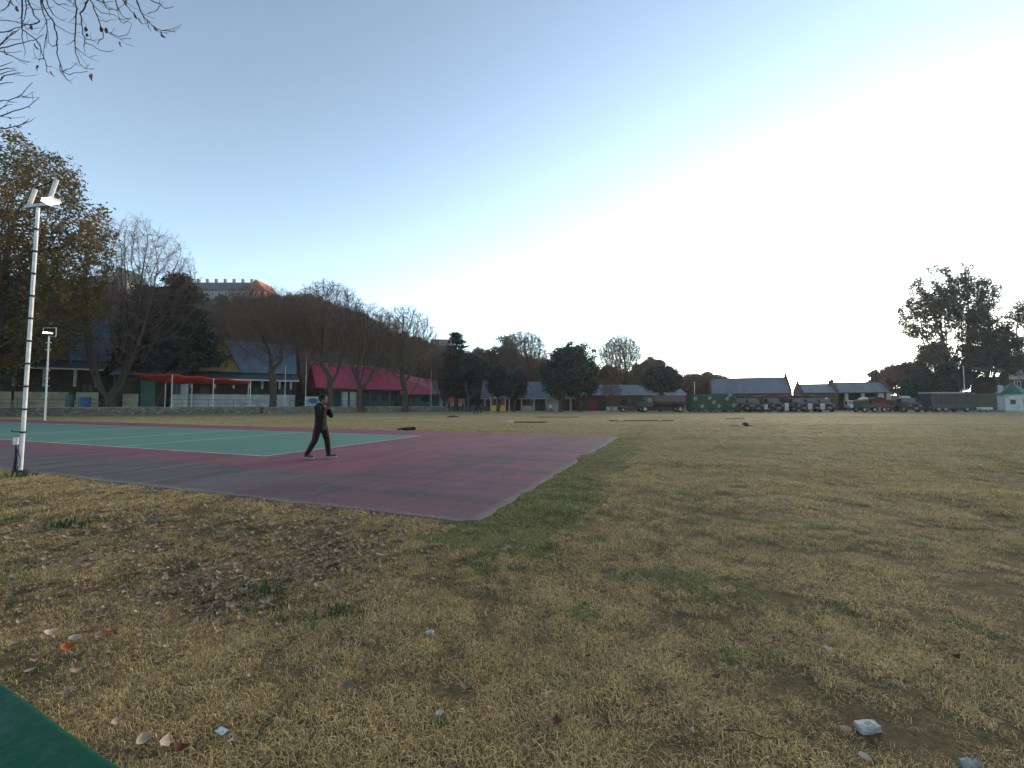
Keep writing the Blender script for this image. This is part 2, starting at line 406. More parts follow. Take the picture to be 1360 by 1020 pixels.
M_ = {}
M_['cream'] = mat('cream_wall', (0.36, 0.33, 0.24), (0.28, 0.255, 0.18), 0.8, 0.9, 0.2, grime=0.35)
M_['yellow'] = mat('yellow_wall', (0.46, 0.36, 0.17), (0.38, 0.30, 0.14), 0.8, 0.9, 0.2, grime=0.2)
M_['white'] = mat('white_wall', (0.42, 0.44, 0.45), (0.31, 0.33, 0.34), 0.9, 0.85, 0.2, grime=0.25)
M_['roofblue'] = mat('blue_grey_sheet_roof', (0.20, 0.28, 0.38), (0.12, 0.175, 0.25), 0.7, 0.55, 0.3, stretch=(3, 0.4, 0.4), grime=0.3)
M_['roofdark'] = mat('dark_slate_roof', (0.060, 0.085, 0.11), (0.04, 0.055, 0.075), 0.8, 0.6, 0.3, grime=0.3)
M_['roofgrey'] = mat('grey_sheet_roof', (0.110, 0.130, 0.150), (0.082, 0.10, 0.118), 0.5, 0.5, 0.3, stretch=(2, 0.5, 0.5), grime=0.15)
M_['roofred'] = mat('crimson_sheet_roof', (0.46, 0.035, 0.085), (0.36, 0.028, 0.065), 0.4, 0.5, 0.25, stretch=(2, 0.5, 0.5), grime=0.22)
M_['brick'] = mat('red_brick', (0.10, 0.048, 0.040), (0.065, 0.034, 0.030), 1.2, 0.9, 0.4, grime=0.3)
M_['darkwood'] = mat('dark_timber', (0.035, 0.028, 0.022), (0.022, 0.018, 0.015), 3, 0.8, 0.2)
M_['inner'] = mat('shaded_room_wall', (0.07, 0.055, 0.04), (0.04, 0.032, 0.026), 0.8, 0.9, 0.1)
M_['teal'] = mat('teal_paint', (0.045, 0.10, 0.10), (0.03, 0.075, 0.075), 2, 0.6, 0.1)
M_['green_metal'] = mat('green_rail_paint', (0.04, 0.10, 0.065), (0.03, 0.075, 0.05), 6, 0.5, 0.1, grime=0.3)
def stone_mat():
    m, nt, bs = new_mat('rubble_stone'); ge = nt.nodes.new('ShaderNodeNewGeometry'); n = noise(nt, ge.outputs['Position'], 6, 5, 0.7)
    c = ramp(nt, ge.outputs['Random Per Island'], [(0.0, (0.10, 0.092, 0.078)), (0.35, (0.20, 0.185, 0.155)), (0.7, (0.13, 0.115, 0.095)), (1.0, (0.30, 0.28, 0.24))])
    c = mix(nt, ramp(nt, n, [(0.4, 0.0), (0.7, 0.6)]), c, (0.05, 0.05, 0.038)); nt.links.new(c, bs.inputs['Base Color']); bs.inputs['Roughness'].default_value = 0.95; bump(nt, n, 0.5, 0.03, bs); return m
M_['stone'] = stone_mat()
M_['mortar'] = mat('stone_joints', (0.045, 0.040, 0.033), (0.03, 0.027, 0.022), 2, 0.95, 0.3)
M_['coping'] = mat('coping_concrete', (0.30, 0.30, 0.27), (0.20, 0.20, 0.18), 1.6, 0.9, 0.3, grime=0.4)
M_['glass'] = mat('dark_window_glass', (0.012, 0.018, 0.025), (0.015, 0.02, 0.03), 1, 0.25, 0.0, spec=0.25)
M_['blue'] = mat('blue_paint', (0.03, 0.09, 0.24), (0.025, 0.07, 0.18), 2, 0.5, 0.1)
M_['white_metal'] = mat('white_painted_metal', (0.62, 0.64, 0.66), (0.50, 0.52, 0.54), 5, 0.45, 0.1, grime=0.2)
M_['steel'] = mat('galvanised_steel', (0.34, 0.36, 0.37), (0.25, 0.27, 0.28), 4, 0.45, 0.1, metal=0.4, grime=0.2)
M_['black'] = mat('black_rubber', (0.012, 0.012, 0.013), (0.02, 0.02, 0.02), 6, 0.8, 0.2)
M_['redcloth'] = mat('red_shade_cloth', (0.75, 0.065, 0.035), (0.60, 0.05, 0.03), 0.8, 0.8, 0.3)
M_['terrace'] = mat('terrace_earth', (0.13, 0.105, 0.075), (0.085, 0.07, 0.05), 0.6, 0.95, 0.5)
M_['reddoor'] = mat('red_door_paint', (0.16, 0.02, 0.025), (0.11, 0.015, 0.02), 2, 0.6, 0.1)

# terrace behind the retaining wall
mb = MB(); mb.ext([(0.25, -0.4), (40, -0.4), (40, 1.1), (0.25, 0.93)], 0, -30, 70)
t_ = mb.build('terrace', M_['terrace']); t_.location = FO; t_.rotation_euler = (0, 0, FANG); tag(t_, 'raised earth terrace behind the stone wall', kind='structure')

# stone retaining wall: a dark core with proud, uneven stones (a stone is about 4 px in the photograph)
def stone_wall(k0, k1, h, label, pale=False):
    root = frame_empty('stone_wall', k0, 0, label, 'wall')
    rng = random.Random(int(k0 * 7 + 3)); L = k1 - k0
    MB().b2((0, 0.04, -0.2), (L, 0.34, h - 0.02)).build('wall_core', M_['mortar'], root)
    st = MB(); z = 0.0; row = 0
    while z < h - 0.1:
        rh = rng.uniform(0.16, 0.27); rh = min(rh, h - 0.03 - z); x = -rng.uniform(0, 0.3)
        while x < L:
            w_ = rng.uniform(0.2, 0.55)
            st.box((min(max(x + w_ / 2, 0), L), 0.04 - rng.uniform(-0.01, 0.05), z + rh / 2 + rng.uniform(-0.015, 0.015)),
                   (w_ - 0.03, 0.13, rh - 0.03), ry=rng.uniform(-0.05, 0.05), rz=rng.uniform(-0.04, 0.04))
            x += w_
        z += rh; row += 1
    o = st.build('stones', M_['stone'], root); tag(o, kind='stuff')
    cp = MB(); x = 0
    while x < L - 0.01:
        w_ = min(1.5, L - x); cp.box((x + w_ / 2, 0.17, h + 0.03 + rng.uniform(-0.006, 0.006)), (w_ - 0.012, 0.46, 0.09)); x += w_
    cp.build('coping', M_['coping'], root)
    return root
stone_wall(-24, kk(345, 0), 0.98, 'rubble stone retaining wall at far left under the pipe railing')
stone_wall(kk(345, 0) + 0.6, 57.5, 0.88, 'low stone wall in front of the crimson roofed hall')

def railing(k0, k1, z0, label, step=2.6):
    root = frame_empty('pipe_railing', k0, 0.17, label, 'railing', z=z0); L = k1 - k0
    n = max(2, int(L / step) + 1); me = None
    for i in range(n):
        x = L * i / (n - 1)
        if me is None: me = MB().cyl((0, 0, 0), (0, 0, 0.98), 0.035, n=6).build('post', M_['green_metal'], root).data; continue
        link_mesh('post', me, None, root, (x, 0, 0))
    MB().cyl((0, 0, 0.98), (L, 0, 0.98), 0.032, n=6).build('top_rail', M_['green_metal'], root)
    MB().cyl((0, 0, 0.5), (L, 0, 0.5), 0.024, n=6).build('middle_rail', M_['green_metal'], root)
railing(-20, kk(142, 0.17), 1.055, 'dark green pipe railing on the wall before the cream bungalow')
railing(kk(205, 0.17), kk(342, 0.17), 1.055, 'green pipe railing on the wall below the red shade cloth')
railing(kk(385, 0.17), 56, 0.955, 'green pipe railing on the low wall before the crimson hall')

def column_part(root, x, y, z0, z1, w_=0.3, split=0.5):
    zs = z0 + (z1 - z0) * split
    c = MB().box((x, y, (zs + z1) / 2), (w_, w_, z1 - zs)).box((x, y, z1 - 0.12), (w_ * 1.5, w_ * 1.4, 0.16)).build('veranda_post', M_['white'], root)
    MB().box((x, y, (z0 + zs) / 2), (w_ * 1.06, w_ * 1.06, zs - z0)).build('post_base', M_['darkwood'], c)
    return c
def window(root, x, y, z, w_, h, frame='darkwood', glass='glass', depth=0.1, pan=2):
    """window in a wall whose face is at y (facing -y)"""
    t = 0.09
    f = MB().b2((x - w_ / 2, y - depth, z), (x - w_ / 2 + t, y + 0.02, z + h)).b2((x + w_ / 2 - t, y - depth, z), (x + w_ / 2, y + 0.02, z + h))
    f.b2((x - w_ / 2 + t, y - depth, z), (x + w_ / 2 - t, y + 0.02, z + t)).b2((x - w_ / 2 + t, y - depth, z + h - t), (x + w_ / 2 - t, y + 0.02, z + h))
    for i in range(1, pan):
        xx = x - w_ / 2 + w_ * i / pan; f.b2((xx - 0.03, y - depth * 0.8, z + t), (xx + 0.03, y, z + h - t))
    fo = f.build('window', M_[frame], root)
    MB().b2((x - w_ / 2 + t, y - 0.02, z + t), (x + w_ / 2 - t, y + 0.015, z + h - t)).build('pane', M_[glass], fo)
    return fo
def door(root, x, y, z, w_, h, m='darkwood'):
    d = MB().b2((x - w_ / 2, y - 0.07, z), (x + w_ / 2, y + 0.02, z + h)).build('door', M_[m], root)
    MB().b2((x - w_ / 2 + 0.12, y - 0.09, z + 0.15), (x + w_ / 2 - 0.12, y - 0.072, z + h * 0.45)).b2((x - w_ / 2 + 0.12, y - 0.09, z + h * 0.52), (x + w_ / 2 - 0.12, y - 0.072, z + h - 0.15)).build('door_panel', M_[m], d)
    return d

# ---- cottage 1: cream bungalow at far left
def cottage(k0, k1, label, gk0, gk1, z_floor, z_eave, z_vtop, z_ridge, gab_z, wallm, gabm, cols, par_h, split, parcol, gaps=()):
    root = frame_empty('bungalow', k0, 6.0, label, 'house', 'steep roofed bungalows on the terrace'); L = k1 - k0
    V = 3.2; D = 12.0
    MB().b2((0, V, 0.9), (L, V + 0.3, z_vtop)).b2((0, V + 0.3, 0.9), (0.3, D, z_vtop)).b2((L - 0.3, V + 0.3, 0.9), (L, D, z_vtop)).b2((0.3, D - 0.3, 0.9), (L - 0.3, D, z_vtop)).build('wall', M_[wallm], root)
    # gable ends of the main roof
    for a_, b_ in ((0.02, 0.3), (L - 0.3, L - 0.02)): MB().ext([(V, z_vtop), (D, z_vtop), ((V + D) / 2, z_ridge - 0.15)], 0, a_, b_).build('gable_wall', M_[gabm], root)
    MB().b2((-0.2, 0.2, 0.9), (L, V, z_floor)).build('veranda_floor', M_['coping'], root)
    # parapet of the veranda
    x = 0.0
    pb = MB()
    for (a, b) in gaps: pb.b2((x, -0.05, 0.9), (a, 0.2, z_floor + par_h)); x = b
    pb.b2((x, -0.05, 0.9), (L, 0.2, z_floor + par_h))
    pb.build('parapet', M_[parcol], root)
    mid = (V + D) / 2; ov = 0.5; yl = -ov
    r = MB()
    r.slab([(-ov, V - 0.25, z_vtop - 0.1), (L + ov, V - 0.25, z_vtop - 0.1), (L + ov, mid, z_ridge), (-ov, mid, z_ridge)], 0.1)
    r.slab([(-ov, mid, z_ridge), (L + ov, mid, z_ridge), (L + ov, D + 0.4, z_vtop - 0.3), (-ov, D + 0.4, z_vtop - 0.3)], 0.1)
    rf = r.build('roof', M_['roofblue'], root)
    MB().cyl((-ov, mid, z_ridge + 0.03), (L + ov, mid, z_ridge + 0.03), 0.12, n=6).build('ridge_cap', M_['steel'], rf)
    vr = MB().slab([(-ov, -ov, z_eave), (L + ov, -ov, z_eave), (L + ov, V, z_vtop - 0.25), (-ov, V, z_vtop - 0.25)], 0.1).build('veranda_roof', M_['roofdark'], root)
    MB().box((L / 2, -ov - 0.06, z_eave - 0.1), (L + 2 * ov, 0.1, 0.2)).build('gutter', M_['white_metal'], vr)
    # cross gable facing the field
    g0, g1 = gk0 - k0, gk1 - k0; gm = (g0 + g1) / 2
    MB().ext([(g0, z_vtop - 0.05), (g1, z_vtop - 0.05), (gm, gab_z - 0.1)], 1, V - 0.6, V - 0.3).build('gable_wall', M_[gabm], root)
    s = MB()
    dy = (g0 - gm, z_vtop - gab_z)
    for sgn, ge in ((-1, g0), (1, g1)):
        ex = ge + sgn * 0.35; ez = z_vtop - 0.05 - 0.35 * (gab_z - z_vtop) / (abs(ge - gm))
        s.slab([(gm, V - 0.95, gab_z), (ex, V - 0.95, ez), (ex, mid, ez), (gm, mid, gab_z)], 0.09)
    s.build('gable_roof', M_['roofblue'], root)
    b = MB()
    for sgn, ge in ((-1, g0), (1, g1)):
        ex = ge + sgn * 0.35; ez = z_vtop - 0.3 - 0.35 * (gab_z - z_vtop) / (abs(ge - gm))
        b.add([(gm, V - 1.02, gab_z + 0.02), (ex, V - 1.02, ez + 0.25), (ex, V - 1.02, ez), (gm, V - 1.02, gab_z - 0.28),
               (gm, V - 0.96, gab_z + 0.02), (ex, V - 0.96, ez + 0.25), (ex, V - 0.96, ez), (gm, V - 0.96, gab_z - 0.28)],
              [(0, 1, 2, 3), (4, 5, 6, 7), (0, 1, 5, 4), (3, 2, 6, 7), (1, 2, 6, 5), (0, 3, 7, 4)])
    b.build('bargeboard', M_['brick'], root)
    for c in cols: column_part(root, c - k0, 0.35, z_floor, z_eave + 0.12, 0.3, split)
    n = int(L / 3.4)
    for i in range(n):
        xc = (i + 0.5) * L / n
        (door if i % 3 == 1 else window)(root, xc, V, z_floor + (0.02 if i % 3 == 1 else 0.9), 1.3, 2.4 if i % 3 == 1 else 1.5)
    return root
c1k0, c1k1 = kk(-95, 6), kk(131, 6)
cottage(c1k0, c1k1, 'cream bungalow with blue steep roof at far left behind the lamp poles', kk(38, 9), kk(92, 9), 1.9,
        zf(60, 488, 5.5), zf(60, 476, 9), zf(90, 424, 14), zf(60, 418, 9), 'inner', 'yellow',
        [kk(p, 6.35) for p in (-62, -22, 18, 58, 99, 128)], 1.15, 0.42, 'cream', gaps=((kk(15, 6) - c1k0, kk(19, 6) - c1k0), (kk(91, 6) - c1k0, kk(101, 6) - c1k0)))
c2k0, c2k1 = kk(250, 6), kk(392, 6)
c2 = cottage(c2k0, c2k1, 'yellow gabled bungalow with blue roof behind the red shade cloth', kk(262, 9), kk(319, 9), 1.9,
        zf(300, 503, 5.5), zf(300, 493, 9), zf(340, 457, 14), zf(291, 445, 9), 'inner', 'yellow',
        [kk(p, 6.35) for p in (254, 285, 310, 331, 348, 371, 386)], 1.05, 0.55, 'white')
# white guard room with a blue window beside the bungalow
k0, k1 = kk(228, 5), kk(249.5, 5)
gr = frame_empty('guard_room', k0, 5.0, 'small white room with a blue shuttered window under the red cloth', 'hut')
L = k1 - k0; zt = zf(239, 507, 5)
MB().b2((0, 0, 0.9), (L, 3, zt)).build('wall', M_['white'], gr)
MB().b2((-0.2, -0.3, zt), (L + 0.2, 3.2, zt + 0.12)).build('roof', M_['roofdark'], gr)
window(gr, L * 0.3, 0, zf(235, 524, 5), 0.95, 1.6, 'blue', 'glass')
# dark shed left of it, behind the tree
k0, k1 = kk(150, 5), kk(219, 5)
sh = frame_empty('shed', k0, 5.0, 'dark low shed with pale panels between the big bare tree and the red cloth', 'shed')
L = k1 - k0; zt = zf(190, 497, 5)
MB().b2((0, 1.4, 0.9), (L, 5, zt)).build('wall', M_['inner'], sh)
MB().slab([(-0.3, -0.6, zt - 0.1), (L + 0.3, -0.6, zt - 0.1), (L + 0.3, 5.2, zt + 1.2), (-0.3, 5.2, zt + 1.2)], 0.1).build('roof', M_['roofblue'], sh)
MB().b2((kk(163, 5) - k0, 0, 0.9), (kk(184, 5) - k0, 0.15, zf(170, 523, 5))).build('low_wall', M_['cream'], sh)
MB().b2((kk(186, 5) - k0, 0.2, 0.9), (kk(206, 5) - k0, 0.35, zf(190, 505, 5))).build('sheet_panel', M_['teal'], sh)
for q in (0.1, L - 0.1): MB().cyl((q, -0.4, 0.9), (q, -0.4, zt - 0.15), 0.1, n=8).build('roof_post', M_['darkwood'], sh)

# red shade cloth on poles
def shade_cloth():
    root = frame_empty('shade_cloth', kk(220, 3), 3.0, 'bright red shade cloth strung over the terrace on thin poles', 'canopy')
    inv = Matrix.Rotation(-FANG, 3, 'Z'); base = root.location
    A, B, C_ = P(173, 494.3, 57.2), P(229, 496.4, 58.0), P(333, 505.6, 64.5)
    E, Fp = P(220, 508.3, 61.0), P(330, 510.2, 67.0)
    vs = []; fs = []; n = 22; mm = 6
    for i in range(n + 1):
        u = i / n
        for j in range(mm + 1):
            v = j / mm
            p = B.lerp(C_, u).lerp(E.lerp(Fp, u), v)
            p.z -= 0.35 * math.sin(math.pi * u * 3) ** 2 * 0.5 + 0.5 * 4 * v * (1 - v) * 0.3
            vs.append(inv @ (p - base))
    for i in range(n):
        for j in range(mm):
            a = i * (mm + 1) + j; fs.append((a, a + 1, a + mm + 2, a + mm + 1))
    b0 = len(vs)
    for i in range(9):
        u = i / 8
        for j in range(mm + 1):
            v = j / mm; tip = A.lerp(B, u); low = A.lerp(E, u); p = tip.lerp(low, v); p.z -= 0.25 * math.sin(math.pi * u)
            vs.append(inv @ (p - base))
    for i in range(8):
        for j in range(mm):
            a = b0 + i * (mm + 1) + j; fs.append((a, a + 1, a + mm + 2, a + mm + 1))
    me = bpy.data.meshes.new('cloth'); me.from_pydata([tuple(v) for v in vs], [], fs); me.materials.append(M_['redcloth'])
    for pl in me.polygons: pl.use_smooth = True
    o = link_mesh('cloth', me, None, root); md = o.modifiers.new('thickness', 'SOLIDIFY'); md.thickness = 0.02
    loc = lambda p: inv @ (p - base)
    for q, gz in ((B, 0.9), (B.lerp(C_, 0.5), 0.9), (C_, 0.9), (E, 0.9), (Fp, 0.9), (E.lerp(Fp, 0.3), 0.9)):
        a = loc(q); MB().cyl((a.x, a.y, 0.9), (a.x, a.y, a.z - 0.1), 0.055, n=6).build('pole', M_['white_metal'], root)
    a = loc(E); g0 = loc(F(kk(203, -0.5), -0.5, 0)); MB().cyl(a, (g0.x, g0.y, 0.02), 0.012, n=4).build('guy_rope', M_['coping'], root)
    return root
shade_cloth()

# ---- long hall with the crimson roof
k0, k1 = kk(437, 5), kk(531, 5)
hall = frame_empty('crimson_roofed_hall', k0, 5.0, 'long hall with crimson sheet roof and pale doors behind bare trees', 'hall')
L = k1 - k0; ze = 4.35; zr = 8.7; D = 12.5
MB().b2((0.3, 2.2, 0.9), (L - 0.3, D, ze + 1.0)).ext([(0.6, ze), (D + 1.0, ze), ((0.6 + D) / 2, zr - 0.25)], 0, -1.2, -0.95).build('wall', M_['teal'], hall)
r = MB().slab([(-2.2, -0.6, ze - 0.1), (L + 0.5, -0.6, ze - 0.35), (L + 0.5, D / 2, zr - 0.2), (-2.2, D / 2, zr + 0.35)], 0.1)
r.slab([(-2.2, D / 2, zr + 0.35), (L + 0.5, D / 2, zr - 0.2), (L + 0.5, D + 1, ze), (-2.2, D + 1, ze)], 0.1)
rf = r.build('roof', M_['roofred'], hall)
MB().cyl((-2.2, D / 2, zr + 0.4), (L + 0.5, D / 2, zr - 0.15), 0.13, n=6).build('ridge_cap', mat('pink_ridge', (0.6, 0.25, 0.3), None, 1, 0.6), rf)
MB().box((L / 2, -0.66, ze - 0.36), (L + 2, 0.08, 0.28)).build('fascia', M_['reddoor'], hall)
for px in (441, 453, 480, 492, 505, 518, 529): MB().cyl((kk(px, 5.2) - k0, 0.2, 0.9), (kk(px, 5.2) - k0, 0.2, ze - 0.1), 0.12, n=8).build('veranda_post', M_['teal'], hall)
for px, w_ in ((458, 1.0), (469, 1.1)):
    x = kk(px, 5.4) - k0; MB().b2((x - w_ / 2, 0.4, 0.9), (x + w_ / 2, 0.52, 3.6)).build('pale_door', M_['white'], hall)
for px in (484, 497, 511, 524): window(hall, kk(px, 7.1) - k0, 2.2, 1.8, 1.5, 1.5, 'teal')
# annex of the hall with a faded pink roof, carrying the roof line on to the right
k0, k1 = kk(531, 5.4), kk(587, 5.4)
an = frame_empty('pink_roofed_annex', k0, 5.4, 'lower pink roofed wing continuing the crimson hall to the right, with a white gable board', 'shed')
L = k1 - k0; z0 = zf(560, 523, 5.4); zA = zf(535, 495, 9); zB = zf(580, 505, 9)
pinkm = mat('faded_pink_sheet_roof', (0.42, 0.075, 0.11), (0.32, 0.055, 0.085), 0.4, 0.55, 0.25, stretch=(2, 0.5, 0.5), grime=0.1)
MB().b2((0.4, 0.8, 0.7), (L - 0.2, 8, z0)).build('wall', M_['teal'], an)
MB().slab([(0.1, -0.3, z0 - 0.1), (L + 0.3, -0.3, z0 - 0.1), (L + 0.3, 4.4, zB), (0.1, 4.4, zA)], 0.1).slab([(0.1, 4.4, zA), (L + 0.3, 4.4, zB), (L + 0.3, 8.5, z0 - 0.1), (0.1, 8.5, z0 - 0.1)], 0.1).build('roof', pinkm, an)
g0 = kk(573, 5.0) - k0; g1 = kk(584.5, 5.0) - k0; MB().ext([(g0, z0 + 0.15), (g1, z0 + 0.15), (g1 - 0.3, z0 + 0.8), ((g0 + g1) / 2, zf(578, 504, 5)), (g0 + 0.2, z0 + 0.9)], 1, -0.5, -0.38).build('gable_board', M_['white'], an)
MB().box((L / 2, -0.36, z0 - 0.22), (L + 0.3, 0.08, 0.3)).build('fascia', M_['reddoor'], an)
for q in (0.5, L * 0.25, L / 2, L * 0.75, L - 0.3): MB().cyl((q, 0, 0.5), (q, 0, z0 - 0.1), 0.09, n=6).build('post', M_['teal'], an)
for q in (L * 0.3, L * 0.62): window(an, q, 0.8, 1.7, 1.6, 1.3, 'teal')
# red awning on white walls
rw = frame_empty('red_awning_stall', kk(596, 3), 3.0, 'small stall with a bright red awning beside the dark conifer', 'stall')
L = kk(613, 3) - kk(596, 3)
MB().b2((-1.2, 1.6, 0), (L + 1.5, 1.8, 3.1)).build('wall', M_['white'], rw)
MB().slab([(0, -0.2, 2.0), (L, -0.2, 2.0), (L, 1.55, 3.5), (0, 1.55, 3.5)], 0.06).build('awning', M_['redcloth'], rw)
for q in (0.1, L - 0.1): MB().cyl((q, -0.1, 0), (q, -0.1, 2.0), 0.05, n=6).build('post', M_['steel'], rw)

# poles along the wall
def thin_pole(px, py0, py1, off, label, r=0.055, m='white_metal'):
    b = F(kk(px, off), off); z1 = P(px, py1, b.y).z
    root = empty('flagpole', b, 0, label, 'pole', 'thin pale poles before the hall')
    MB().cyl((0, 0, 0), (0, 0, z1), r, r * 0.6, 8).build('shaft', M_[m], root)
    MB().sph((0, 0, z1 + 0.05), 0.09, 8, 5).build('finial', M_[m], root)
    MB().cyl((0, 0, 0), (0, 0, 0.2), 0.16, 0.14, 8).build('base', M_['coping'], root)
thin_pole(378.5, 541, 487, 1.5, 'thin white pole just right of the yellow bungalow, left of the crimson roof')
thin_pole(406, 541, 471, 2.0, 'tall thin pole standing before the left end of the crimson roof')
thin_pole(572.5, 541, 492, 2.0, 'thin pole before the pink roofed annex')

# drum, bins and banner on the terrace
def drum(px, off, m, label, r=0.42, h=1.15, z=1.0):
    b = F(kk(px, off), off, z); root = empty('storage_drum', b, 0, label, 'drum')
    MB().cyl((0, 0, 0), (0, 0, h), r, n=14).cyl((0, 0, h * 0.33), (0, 0, h * 0.36), r * 1.04, n=14).cyl((0, 0, h * 0.66), (0, 0, h * 0.69), r * 1.04, n=14).build('body', M_[m], root)
    MB().cyl((0, 0, h), (0, 0, h + 0.05), r * 0.97, n=14).build('lid', M_[m], root)
drum(113, 1.6, 'blue', 'blue drum on the terrace edge left of the big bare tree', 0.6, 1.3)
drum(93, 2.0, 'teal', 'teal drum beside the gap in the cream parapet', 0.4, 1.6)
bn = frame_empty('painted_board', kk(405, 2.5), 2.5, 'white board with a round dark blue tree emblem near the walker', 'board', z=0.9)
MB().b2((0, 0, 0.15), (2.3, 0.06, 1.75)).build('panel', M_['white'], bn)
MB().ext([(1.25 + 0.75 * math.cos(a), 1.05 + 0.45 * math.sin(a)) for a in np.linspace(0, 6.28, 18)[:-1]], 1, -0.03, -0.005).build('emblem', M_['blue'], bn)
for q in (0.15, 2.15): MB().b2((q - 0.04, 0.07, 0), (q + 0.04, 0.13, 1.6)).build('leg', M_['darkwood'], bn)
# ------------------------------------------------------------------ buildings along the far edge
def gable_hall(name, label, cat, x0, x1, y0, D, ze, zr, wallm, roofm, bays, parapet=False, posts=0, open_front=False, z0=0.0, rot=0.0):
    root = empty(name, (x0, y0, 0), -R(rot), label, cat); r_ = x1 / y0; cr, sr = math.cos(R(rot)), math.sin(R(rot)); L = (r_ * y0 - x0) / (cr + r_ * sr); mid = D / 2; x_of = lambda x: ((x / y0) * y0 - x0) / (cr + (x / y0) * sr)
    wl = MB()
    if open_front:
        wl.b2((0.35, D - 0.3, z0), (L - 0.35, D, ze))
    else:
        wl.b2((0.35, 1.2 if posts else 0.2, z0), (L - 0.35, 1.5 if posts else 0.5, ze)); wl.b2((0.35, D - 0.3, z0), (L - 0.35, D, ze))
    wl.build('wall', M_[wallm], root)
    for xa in (0.0, L - 0.35):
        e = MB()
        if parapet:
            e.ext([(0, z0), (D, z0), (D, ze + 0.5), (mid + 0.5, zr + 0.35), (mid + 0.5, zr + 0.8), (mid - 0.5, zr + 0.8), (mid - 0.5, zr + 0.35), (0, ze + 0.5)], 0, xa, xa + 0.35)
        else:
            e.ext([(0, z0), (D, z0), (D, ze), (mid, zr - 0.1), (0, ze)], 0, xa, xa + 0.35)
        e.build('gable_wall', M_['brick'] if parapet else M_[wallm], root)
    a, b = (0.36, L - 0.36) if parapet else (-0.4, L + 0.4)
    r = MB().slab([(a, -0.5, ze), (b, -0.5, ze), (b, mid, zr), (a, mid, zr)], 0.1).slab([(a, mid, zr), (b, mid, zr), (b, D + 0.5, ze), (a, D + 0.5, ze)], 0.1)
    rf = r.build('roof', M_[roofm], root)
    MB().cyl((a, mid, zr + 0.02), (b, mid, zr + 0.02), 0.1, n=6).build('ridge_cap', M_['brick'] if parapet else M_['steel'], rf)
    # sheet seams, proud of the roof
    sm = MB(); n = int((b - a) / 0.9)
    for i in range(n + 1):
        x = a + (b - a) * i / n
        sm.add([(x - 0.03, -0.48, ze + 0.003), (x + 0.03, -0.48, ze + 0.003), (x + 0.03, mid, zr + 0.003), (x - 0.03, mid, zr + 0.003),
                (x - 0.02, -0.48, ze + 0.04), (x + 0.02, -0.48, ze + 0.04), (x + 0.02, mid, zr + 0.04), (x - 0.02, mid, zr + 0.04)],
               [(0, 1, 5, 4), (1, 2, 6, 5), (2, 3, 7, 6), (3, 0, 4, 7), (4, 5, 6, 7)])
    tag(sm.build('roof_seams', M_[roofm], rf), kind='stuff')
    MB().box(((a + b) / 2, -0.56, ze - 0.08), (b - a, 0.1, 0.16)).build('gutter', M_['steel'] if not parapet else M_['darkwood'], root)
    if posts:
        for i in range(posts):
            x = 0.5 + (L - 1.0) * i / (posts - 1); MB().b2((x - 0.14, -0.2, z0), (x + 0.14, 0.08, ze - 0.1)).build('veranda_post', M_['white'], root)
    for b_ in bays:
        kind, x, w_, h = b_[:4]; x = x0 + x_of(x); yy = 1.2 if posts else 0.2
        if kind == 'd': door(root, x - x0, yy, z0, w_, h, b_[4] if len(b_) > 4 else 'darkwood')
        elif kind == 'w': window(root, x - x0, yy, z0 + 1.0, w_, h, b_[4] if len(b_) > 4 else 'darkwood')
        elif kind == 'p': MB().b2((x - x0 - w_ / 2, yy - 0.05, z0), (x - x0 + w_ / 2, yy - 0.01, z0 + h)).build('pale_panel', M_[b_[4]], root)
        elif kind == 'c': MB().b2((x - x0 - w_ / 2, -0.1, z0), (x - x0 + w_ / 2, 0.5, ze - 0.1)).build('pillar', M_[b_[4]], root)
    return root
Y1 = 86.0
gable_hall('grey_roofed_barrack', 'low building with blue grey roof and white posts left of the dark round tree', 'building', X(641, Y1), X(761, Y1), Y1, 9, Z(529, Y1), Z(508, Y1 + 4.5), 'brick', 'roofgrey',
           [('p', X(700, Y1), 2.2, 1.0, 'white'), ('d', X(690, Y1), 1.2, 2.2), ('w', X(708, Y1), 1.6, 1.2), ('p', X(733, Y1), 2.6, 2.6, 'white'), ('d', X(721, Y1), 1.2, 2.2), ('w', X(750, Y1), 1.6, 1.2), ('w', X(655, Y1), 1.6, 1.2)], posts=8, rot=2)
Y2 = 88.0
gable_hall('brick_barrack', 'long brick building with pale roof and red door behind the tanker truck', 'building', X(762, Y2), X(908, Y2), Y2, 9, Z(524, Y2), Z(512, Y2 + 4.5), 'brick', 'roofgrey',
           [('w', X(772, Y2), 1.6, 1.3), ('d', X(788.5, Y2), 1.7, 2.2, 'reddoor'), ('d', X(799, Y2), 1.9, 2.0, 'darkwood'), ('p', X(809, Y2), 1.6, 0.8, 'white'), ('p', X(820, Y2), 1.6, 0.8, 'white'), ('w', X(830, Y2), 1.6, 1.2), ('w', X(846, Y2), 1.6, 1.2), ('w', X(866, Y2), 1.6, 1.2), ('w', X(890, Y2), 1.6, 1.2)])
Y3 = 92.0
gable_hall('vehicle_barn', 'largest brick barn with grey blue roof behind the row of trucks', 'barn', X(943, Y3), X(1052, Y3), Y3, 11, Z(522.5, 88), Z(502, 93), 'brick', 'roofgrey',
           [('d', X(985, Y3), 3.0, 2.6), ('d', X(1012, Y3), 3.0, 2.6), ('d', X(1038, Y3), 3.0, 2.6), ('p', X(960, Y3), 2.0, 1.4, 'inner')], parapet=True, rot=24)
